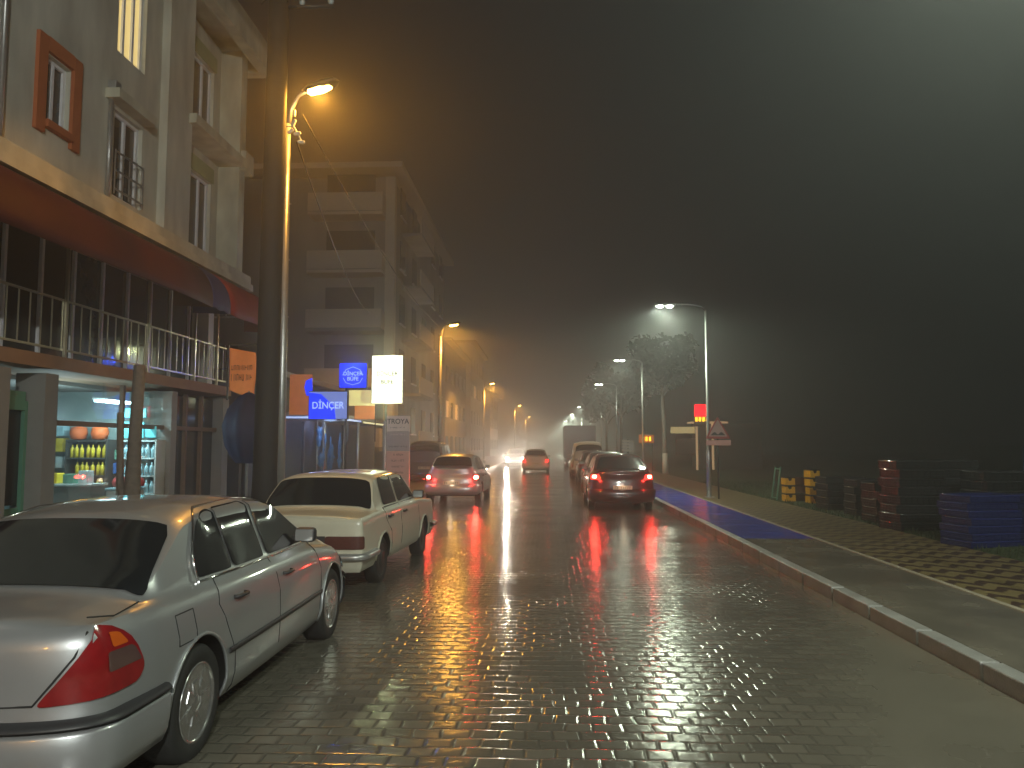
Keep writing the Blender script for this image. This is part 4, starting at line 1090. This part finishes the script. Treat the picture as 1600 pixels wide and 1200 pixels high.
P('front_panel', 'concrete', lambda g: g.box((X0 - .3, 7.3, 1.53), (.3, 4.5, 2.76)))
# shop interior lamp
tl = empty('shop_tube_lamp', (-8.80, 15.3, 2.62)); tag(tl, 'bright cold ceiling lamp inside the lit shop', 'ceiling lamp')
g = MB(); g.box((0, 0, 0), (.26, .9, .05), bevel=.01); g.build('diffuser', 'tube', tl)
g = MB(); g.box((0, 0, .04), (.3, .96, .03)); g.build('housing', 'whitegoods', tl)
lamp('tube_light', 'AREA', (0, 0, -.04), 60, (.62, .95, 1), tl, rot=(0, 0, 0), size=(.26, .9))
lamp('tube_spill', 'POINT', (-.6, -.9, -.35), 60, (.66, .95, 1), tl, .1)
def shelf_unit(x0, x1, y, n, label, back='shelf_dark', zt=2.3):
    r = empty('shop_shelf', ((x0 + x1) / 2, y, .24), -math.pi / 2); tag(r, label, 'shelf'); w = x1 - x0
    for i in range(n): g = MB(); g.box((0, 0, .12 + i * (zt - .15) / (n - 1)), (.4, w, .03)); g.build('shelf_board', back, r)
    g = MB(); g.box((-.21, 0, zt / 2), (.02, w, zt)); g.box((0, -w / 2, zt / 2), (.4, .03, zt)); g.box((0, w / 2, zt / 2), (.4, .03, zt)); g.build('cabinet', back, r)
    return [.24 + .12 + i * (zt - .15) / (n - 1) + .016 for i in range(n)]
zs1 = shelf_unit(-10.15, -9.28, 16.15, 5, 'dark shelf holding rows of yellow bottles in the lit shop', zt=1.62)
zs2 = shelf_unit(-8.98, -8.22, 16.15, 5, 'shelf of pale goods under cyan panels in the lit shop', 'whitegoods', zt=1.62)
def bottle_mesh(r_, h, mt, nm):
    g = MB(); g.lathe([(r_, 0), (r_, h * .62), (r_ * .9, h * .7), (r_ * .35, h * .82), (r_ * .35, h * .97), (.001, h)], 12, 'Z'); o = g.build(nm, mt); return o
yb = bottle_mesh(.042, .28, 'ylw', 'yellow_bottle'); random.seed(4); first = True
for zi in (1, 2, 3):
    for k in range(7):
        if random.random() < .12: continue
        o = yb if first else yb.copy()
        if not first: COL.objects.link(o)
        first = False; o.location = (-10.06 + k * .115, 16.02 + random.uniform(-.03, .03), zs1[zi])
        tag(o, 'yellow bottle in the rows on the dark shelf of the lit shop', 'bottle', 'yellow bottles on the shop shelf')
wb_ = bottle_mesh(.045, .26, 'glassblue', 'pale_bottle'); first = True
for zi in (0, 1, 2, 3):
    for k in range(6):
        o = wb_ if first else wb_.copy()
        if not first: COL.objects.link(o)
        first = False; o.location = (-8.90 + k * .12, 16.02 + random.uniform(-.04, .04), zs2[zi]); s = random.uniform(.8, 1.15); o.scale = (s, s, s)
        tag(o, 'pale blue bottle on the shelf below the cyan panels in the shop', 'bottle', 'pale bottles on the shop shelf')
for k, xv in enumerate((-9.98, -9.52)):
    g = MB(); g.lathe([(.001, 0), (.15, .03), (.18, .16), (.15, .27), (.001, .30)], 16, 'Z'); o = g.build('orange_tub', 'org', loc=(xv, 16.1, zs1[4])); tag(o, ['left', 'right'][k] + ' one of two orange tubs on top of the dark shop shelf', 'tub', 'orange tubs on the shop shelf')
for k, (xv, zv, w, h) in enumerate(((-8.72, 2.06, .46, .34), (-8.34, 2.02, .22, .24), (-8.70, 2.42, .5, .2))):
    g = MB(); g.box((0, 0, 0), (w, .05, h), bevel=.01); o = g.build('cyan_advert_panel', 'cyan_panel', loc=(xv, 15.97, zv)); tag(o, ['larger cyan lit panel above the pale bottles in the shop', 'small cyan lit panel right of the larger one in the shop', 'flat cyan lit panel highest in the shop window'][k], 'panel')
ct = empty('shop_counter', (-9.25, 14.9, .23)); tag(ct, 'low brown grey counter behind the shop window', 'counter')
g = MB(); g.box((0, 0, .36), (.9, .5, .72), bevel=.02); g.build('cabinet', 'concrete', ct); g = MB(); g.box((0, 0, .74), (.96, .56, .04)); g.build('worktop', 'whitegoods', ct)
wf = empty('chest_freezer', (-8.58, 15.5, .23)); tag(wf, 'white chest freezer under the cyan panels', 'freezer')
g = MB(); g.box((0, 0, .3), (.55, .5, .6), bevel=.03); g.build('cabinet', 'whitegoods', wf); g = MB(); g.box((0, 0, .63), (.57, .52, .05), bevel=.01); g.build('lid', 'glassblue', wf)
random.seed(21)
GC = ['org', 'ylw', 'neonbag', 'whitegoods', 'bluesheet', 'glassblue', 'green_frame', 'wood']
spots = [(-10.9 + .27 * a, 16.15, .24 + .34 * b) for a in range(3) for b in range(6)] + [(-9.65 + .3 * a, 14.9, .995) for a in range(3)] + [(-9.1, 16.2, .24 + .3 * b) for b in range(5)]
for q, (gx, gy, gz) in enumerate(spots):
    w_, h_ = random.uniform(.14, .22), random.uniform(.16, .29)
    g = MB(); g.box((0, 0, h_ / 2), (w_, .2, h_), bevel=.008); g.box((0, -.102, h_ * .55), (w_ * .7, .004, h_ * .4))
    o = g.build('goods_box', random.choice(GC), loc=(gx, gy, gz if q > 20 or q < 18 else gz)); o.rotation_euler = (0, 0, random.uniform(-.2, .2))
    tag(o, 'small goods box among the mixed stock piled beside the shelves inside the lit shop', 'box', 'mixed goods boxes in the shop')
random.seed(8)
for k in range(4):
    g = MB(); g.lathe([(.001, 0), (.09, .02), (.11, .1), (.07, .18), (.001, .21)], 12, 'Z'); o = g.build('red_goods_bag', 'neonbag', loc=(-8.72 + k * .14, 15.45 + .05 * (k % 2), .895)); tag(o, 'red bag of goods lying on the white freezer in the shop', 'bag', 'red bags on the freezer')
# pruned trunk standing on the pavement
tr = empty('pruned_tree', (-5.62, 10.3, .14)); tag(tr, 'bare brown pruned trunk with a cut side branch in front of the shop window', 'tree')
g = MB(); g.tube([(-.03, 0, 0), (0, 0, .5), (.02, 0, 1.6), (.05, 0, 2.7)], [.17, .12, .085, .075], 12); g.tube([(0, 0, .55), (-.16, 0, 1.1), (-.2, 0, 2.05)], [.09, .05, .04], 8); g.build('trunk', 'bark', tr)
# folded parasol
pr = empty('folded_parasol', (-6.35, 16.2, .14)); tag(pr, 'half folded navy parasol behind the thick pole at the shop corner', 'parasol')
g = MB(); g.tube([(0, 0, 0), (0, 0, 2.75)], .025, 8); g.build('pole', 'galv', pr)
g = MB(); n = 32
prof = [(.05, 2.72), (.22, 2.62), (.42, 2.35), (.52, 2.0), (.46, 1.6), (.30, 1.3), (.22, 1.22)]
rows = []
for rr, zz in prof:
    rows.append([(rr * (1 + .10 * math.cos(8 * 2 * math.pi * k / n)) * math.cos(2 * math.pi * k / n), rr * (1 + .10 * math.cos(8 * 2 * math.pi * k / n)) * math.sin(2 * math.pi * k / n), zz) for k in range(n + 1)])
g.grid(rows); g.build('canopy', 'navy', pr)
g = MB(); g.box((0, 0, .05), (.5, .5, .1), bevel=.02); g.build('base', 'concrete', pr)

# ------------------------------------------------------------------ banners and signs
def smudge(parent, x0, x1, z, h, y, m, n, seed, name='text_line'):
    random.seed(seed); g = MB(); w = (x1 - x0) / n
    for i in range(n):
        cx = x0 + (i + .5) * w
        for q in (-1, 1):
            if random.random() < .75: g.box((cx + q * w * .27, y, z), (w * .16, .004, h * random.uniform(.7, 1)))
        if random.random() < .7: g.box((cx, y - .003, z + random.choice((-.4, 0, .4)) * h), (w * .6, .004, h * .16))
    return g.build(name, m, parent)
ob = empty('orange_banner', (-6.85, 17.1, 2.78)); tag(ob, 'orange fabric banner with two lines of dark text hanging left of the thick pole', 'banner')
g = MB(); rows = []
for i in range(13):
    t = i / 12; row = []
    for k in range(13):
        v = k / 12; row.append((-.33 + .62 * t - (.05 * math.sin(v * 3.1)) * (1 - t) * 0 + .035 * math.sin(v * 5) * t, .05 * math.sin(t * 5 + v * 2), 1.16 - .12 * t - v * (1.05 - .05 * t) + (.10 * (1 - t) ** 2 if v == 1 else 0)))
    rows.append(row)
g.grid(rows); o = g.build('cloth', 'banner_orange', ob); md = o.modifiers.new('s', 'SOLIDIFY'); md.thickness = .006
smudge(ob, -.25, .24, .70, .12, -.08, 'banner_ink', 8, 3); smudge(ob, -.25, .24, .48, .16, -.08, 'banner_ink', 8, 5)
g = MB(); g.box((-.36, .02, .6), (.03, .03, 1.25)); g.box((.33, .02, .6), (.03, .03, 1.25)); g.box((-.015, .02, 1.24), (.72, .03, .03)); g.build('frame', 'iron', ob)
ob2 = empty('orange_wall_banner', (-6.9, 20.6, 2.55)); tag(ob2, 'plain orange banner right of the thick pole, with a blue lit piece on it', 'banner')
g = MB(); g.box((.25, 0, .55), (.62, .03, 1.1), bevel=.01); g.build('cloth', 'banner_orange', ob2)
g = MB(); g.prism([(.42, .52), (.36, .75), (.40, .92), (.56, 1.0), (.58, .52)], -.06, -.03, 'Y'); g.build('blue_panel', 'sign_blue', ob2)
def box_sign(name, label, x0, x1, z0, z1, y, face, frame, lines, post=None, th=.12):
    r = empty(name, ((x0 + x1) / 2, y, z0)); tag(r, label, 'sign'); w = x1 - x0; h = z1 - z0
    g = MB(); g.box((0, th / 2, h / 2), (w + .04, th, h + .04), bevel=.01); g.build('housing', frame, r)
    g = MB(); g.box((0, -.006, h / 2), (w, .012, h), bevel=.004); g.build('face', face, r)
    g = MB(); g.box((0, th + .006, h / 2), (w, .012, h), bevel=.004); g.build('rear_face', face, r)
    for (t_, sz, zz, mt, sx) in lines: text('lettering', t_, sz, mt, r, (0, -.018, zz), sx=sx)
    if post is not None:
        g = MB(); g.tube([(post, th / 2, -(z0 - .14)), (post, th / 2, 0)], .04, 10); g.build('post', 'iron', r)
    return r
wsn = box_sign('white_lightbox_sign', 'dazzling white light box sign with pale grey letters DİNÇER BÜFE', -5.49, -4.53, 3.05, 4.54, 24, 'sign_white', 'galv', [('DİNÇER', .19, .92, 'sign_ink', .95), ('BÜFE', .19, .66, 'sign_ink', .95)], post=-.05)
bs = box_sign('blue_lightbox_sign', 'blue lit sign DİNÇER BÜFE on posts beside the white light box', -5.98, -5.20, 3.39, 4.09, 22, 'sign_blue', 'iron', [('DİNÇER', .15, .40, 'sign_text', 1.0), ('BÜFE', .15, .25, 'sign_text', 1.0)], post=-.2)
for zz in (1.6, -.1): lamp('sign_glow', 'POINT', (0, -.6, zz), 55, (.88, 1, .50), wsn, .03)
lamp('sign_glow', 'POINT', (0, -.25, .8), 30, (.05, .12, 1), bs, .03)
g = MB(); g.tube([(-.30, 0, .36), (-.2, 0, .52), (0, 0, .60), (.2, 0, .52), (.30, 0, .36)], .008, 5); g.tube([(-.28, 0, .28), (-.2, 0, .14), (0, 0, .08), (.2, 0, .14), (.28, 0, .28)], .008, 5)
o = g.build('oval_ring', 'sign_text', bs, (0, -.016, 0))
b3 = box_sign('blue_fascia_sign', 'wide blue lit sign reading DİNÇER, fading pale to the right, above the canopy', -5.98, -5.02, 2.40, 3.08, 19.2, 'sign_blue_pale', 'iron', [('DİNÇER', .24, .33, 'sign_text', .9)])
g = MB(); g.prism([(-.48, .0), (-.48, .66), (-.18, .62), (.16, .30), (.2, .0)], -.017, -.013, 'Y'); g.build('blue_field', 'sign_blue', b3)
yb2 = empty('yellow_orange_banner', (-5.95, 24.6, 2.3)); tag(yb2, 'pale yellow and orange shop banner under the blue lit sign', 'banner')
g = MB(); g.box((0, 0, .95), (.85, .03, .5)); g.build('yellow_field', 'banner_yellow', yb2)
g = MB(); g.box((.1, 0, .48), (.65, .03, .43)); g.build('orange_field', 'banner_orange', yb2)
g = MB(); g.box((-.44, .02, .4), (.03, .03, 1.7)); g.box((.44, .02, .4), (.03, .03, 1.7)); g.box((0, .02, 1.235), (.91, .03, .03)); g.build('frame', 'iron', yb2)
tt = empty('totem_board', (-4.25, 22.0, .14)); tag(tt, 'tall upright board headed TROYA with a grey band over a pink lower half', 'sign')
g = MB(); g.box((0, 0, .78), (.66, .14, 1.30), bevel=.01); g.build('lower_panel', 'totem_pink', tt)
g = MB(); g.box((0, 0, 1.71), (.66, .14, .55), bevel=.01); g.build('middle_panel', 'totem_grey', tt)
g = MB(); g.box((0, 0, 2.21), (.66, .14, .44), bevel=.01); hp = g.build('header_panel', 'totem_pale', tt)
text('lettering', 'TROYA', .20, 'ink', hp, (0, -.075, 2.27), sx=.95)
smudge(tt, -.22, .22, 2.10, .04, -.076, 'ink', 10, 1); smudge(tt, -.25, .25, 1.90, .05, -.076, 'totem_pale', 10, 2); smudge(tt, -.27, .27, 1.56, .05, -.076, 'ink', 12, 8)
for k in range(6): smudge(tt, -.16 - .02 * (k % 3), .16 + .02 * (k % 3), 1.33 - k * .17, .06, -.076, 'banner_ink', 6 + k % 3, 20 + k)
g = MB(); g.box((-.40, .0, 1.2), (.05, .1, 2.2)); g.box((0, 0, .06), (.8, .3, .12)); g.build('frame', 'galv', tt)

# low shop row behind the pole
L_ = empty('low_shop_building', (-8.2, 21, .0)); tag(L_, 'low row of shops with a canopy edged by light strips, behind the blue signs', 'building')
def Q(nm, m, c, d, bv=0):
    g = MB(); g.box(c, d, bevel=bv); return g.build(nm, m, L_)
Q('wall', 'far_dark', (-4, 8.5, 2.0), (7.4, 16.8, 3.7)); Q('roof', 'concrete', (-3.9, 8.5, 3.95), (7.9, 17.2, .18))
Q('canopy', 'far_wall', (.95, 7.0, 2.62), (2.1, 13.0, .10)); Q('canopy_fascia', 'bluestrip', (2.03, 2.2, 2.52), (.03, 4.4, .05)); Q('canopy_fascia', 'warmstrip', (2.03, 7.6, 2.50), (.03, 5.6, .05))
Q('canopy_fascia', 'bluestrip', (.95, .48, 2.52), (2.1, .03, .05))
for k in range(6):
    Q('shop_window', 'far_dark', (-.28, 1.6 + k * 2.6, 1.4), (.04, 2.2, 2.2)); Q('window_frame', 'iron', (-.26, .35 + k * 2.6, 1.4), (.1, .1, 2.3))
for k in range(4): 
    g = MB(); g.tube([(1.9, .6 + k * 4, .14), (1.9, .6 + k * 4, 2.56)], .04, 8); g.build('canopy_post', 'galv', L_)
ll = lamp('canopy_light', 'POINT', (.9, 2.5, 2.3), 45, (.35, .5, 1), L_, .15)
# hanging goods in blue light
hg = empty('hanging_plastic_goods', (-5.95, 21.0, .14)); tag(hg, 'blue lit bundle of hanging plastic goods under the canopy', 'hanging goods'); random.seed(9)
g = MB()
for k in range(16):
    x = random.uniform(-.32, .32); yy_ = random.uniform(-.15, .15); z = random.uniform(1.3, 2.2); h = random.uniform(.25, .7); r0 = random.uniform(.02, .07)
    rows = []
    for i in range(9):
        t = i / 8; rr = r0 * (.3 + 1.1 * math.sin(math.pi * min(1, t * 1.15)) + .35 * math.sin(t * 17 + k)); rows.append([(x + rr * math.cos(a), yy_ + rr * .6 * math.sin(a), z - h * t) for a in [2 * math.pi * q / 8 for q in range(9)]])
    g.grid(rows)
g.build('plastic_bags', 'tarp', hg)
g = MB(); g.tube([(-.35, 0, 2.26), (.35, 0, 2.26)], .02, 6); g.build('rail', 'galv', hg); g = MB(); g.tube([(-.35, 0, 0), (-.35, 0, 2.3)], .02, 6); g.build('stand', 'galv', hg)
g = MB(); g.box((0, .05, 2.32), (.32, .1, .09), bevel=.01); g.build('strip_lamp', 'bluestrip', hg)
lamp('stand_light', 'POINT', (0, -.35, 2.1), 9, (.35, .6, 1), hg, .08)

# ------------------------------------------------------------------ dim far apartment block
B = empty('dim_apartment_block', (-8.2, 40, 0)); tag(B, 'tall dim apartment block with balconies fading in the haze behind the signs', 'building')
def T(nm, m, c, d, bv=0):
    g = MB(); g.box(c, d, bevel=bv); return g.build(nm, m, B)
T('wall', 'far_wall', (-7, 10.5, 8.0), (14, 21, 16.0))
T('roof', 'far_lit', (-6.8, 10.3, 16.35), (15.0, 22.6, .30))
T('roof_penthouse', 'far_wall', (-5.0, 13.5, 18.0), (6, 9, 3.0))
for f in range(5):
    z = 1.6 + f * 3.05
    for (x, w) in ((-11.6, 1.3), (-8.8, 1.3), (-6.1, 1.1)):
        g = MB(); g.box((x, -.02, z + 1.6), (w, .06, 1.5)); wd = g.build('window', 'window_dark', B); g = MB(); g.box((x, -.06, z + 1.6), (.06, .04, 1.5)); g.box((x, -.06, z + .80), (w + .2, .12, .08)); g.build('frame', 'upvc', wd)
    for k in range(5):
        g = MB(); g.box((.02, 3.0 + k * 3.9, z + 1.6), (.06, 1.4, 1.6)); wd = g.build('window', 'window_dark', B); g = MB(); g.box((.06, 3.0 + k * 3.9, z + .76), (.1, 1.6, .08)); g.build('sill', 'upvc', wd)
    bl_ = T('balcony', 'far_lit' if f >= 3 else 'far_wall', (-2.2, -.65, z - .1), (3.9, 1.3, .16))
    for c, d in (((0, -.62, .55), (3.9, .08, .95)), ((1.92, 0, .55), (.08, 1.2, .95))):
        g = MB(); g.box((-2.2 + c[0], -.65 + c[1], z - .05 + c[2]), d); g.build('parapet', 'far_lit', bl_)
    g = MB(); g.box((-2.2, -.015, z + 1.3), (2.6, .04, 2.1)); g.build('balcony_door', 'window_dark', bl_)
    b2 = T('balcony', 'far_wall', (.55, 5.5, z - .1), (1.1, 5.0, .16)); g = MB(); g.box((1.06, 5.5, z + .45), (.07, 5.0, .95)); g.build('parapet', 'far_lit', b2)
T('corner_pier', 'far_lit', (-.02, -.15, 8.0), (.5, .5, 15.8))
# more buildings down the left side
for i, (yy, h, x, lb) in enumerate(((64, 10.5, -8.6, 'mid height building beyond the dim apartment block on the left'), (84, 13, -8.4, 'far building on the left behind the third orange lamp'), (108, 9, -8.0, 'farthest low building on the left of the street'))):
    bb = empty('far_street_building', (x, yy, 0)); tag(bb, lb, 'building', 'far buildings down the left side')
    g = MB(); g.box((-5, 9, h / 2), (10, 17, h)); g.build('wall', 'far_wall', bb); g = MB(); g.box((-4.8, 9, h + .12), (10.8, 17.8, .24)); g.build('roof', 'far_dark', bb)
    for f in range(int(h / 3)):
        for k in range(5):
            lit = (i, f, k) in ((0, 1, 0), (0, 1, 2), (1, 2, 1))
            g = MB(); g.box((.03, 2 + k * 3.4, 1.8 + f * 3), (.06, 1.4, 1.4)); wd = g.build('window', 'warm_lit' if lit else 'window_dark', bb)
        g = MB(); g.box((-2.5, -.03, 1.8 + f * 3), (1.4, .06, 1.4)); g.build('window', 'window_dark', bb)
# ------------------------------------------------------------------ haze
g = MB(); g.box((0, 100, 14.0), (170, 330, 31.0)); hz = g.build('haze')
tag(hz, 'thin wet night haze filling the street', 'haze', kind='stuff')
m = bpy.data.materials.new('haze_volume'); m.use_nodes = True; n = m.node_tree.nodes; l = m.node_tree.links
for q in list(n):
    if q.type == 'BSDF_PRINCIPLED': n.remove(q)
pv = n.new('ShaderNodeVolumePrincipled'); pv.inputs['Density'].default_value = FOG; pv.inputs['Color'].default_value = (.76, .77, .80, 1); pv.inputs['Anisotropy'].default_value = .68
l.new(pv.outputs[0], n['Material Output'].inputs['Volume']); hz.data.materials.append(m)
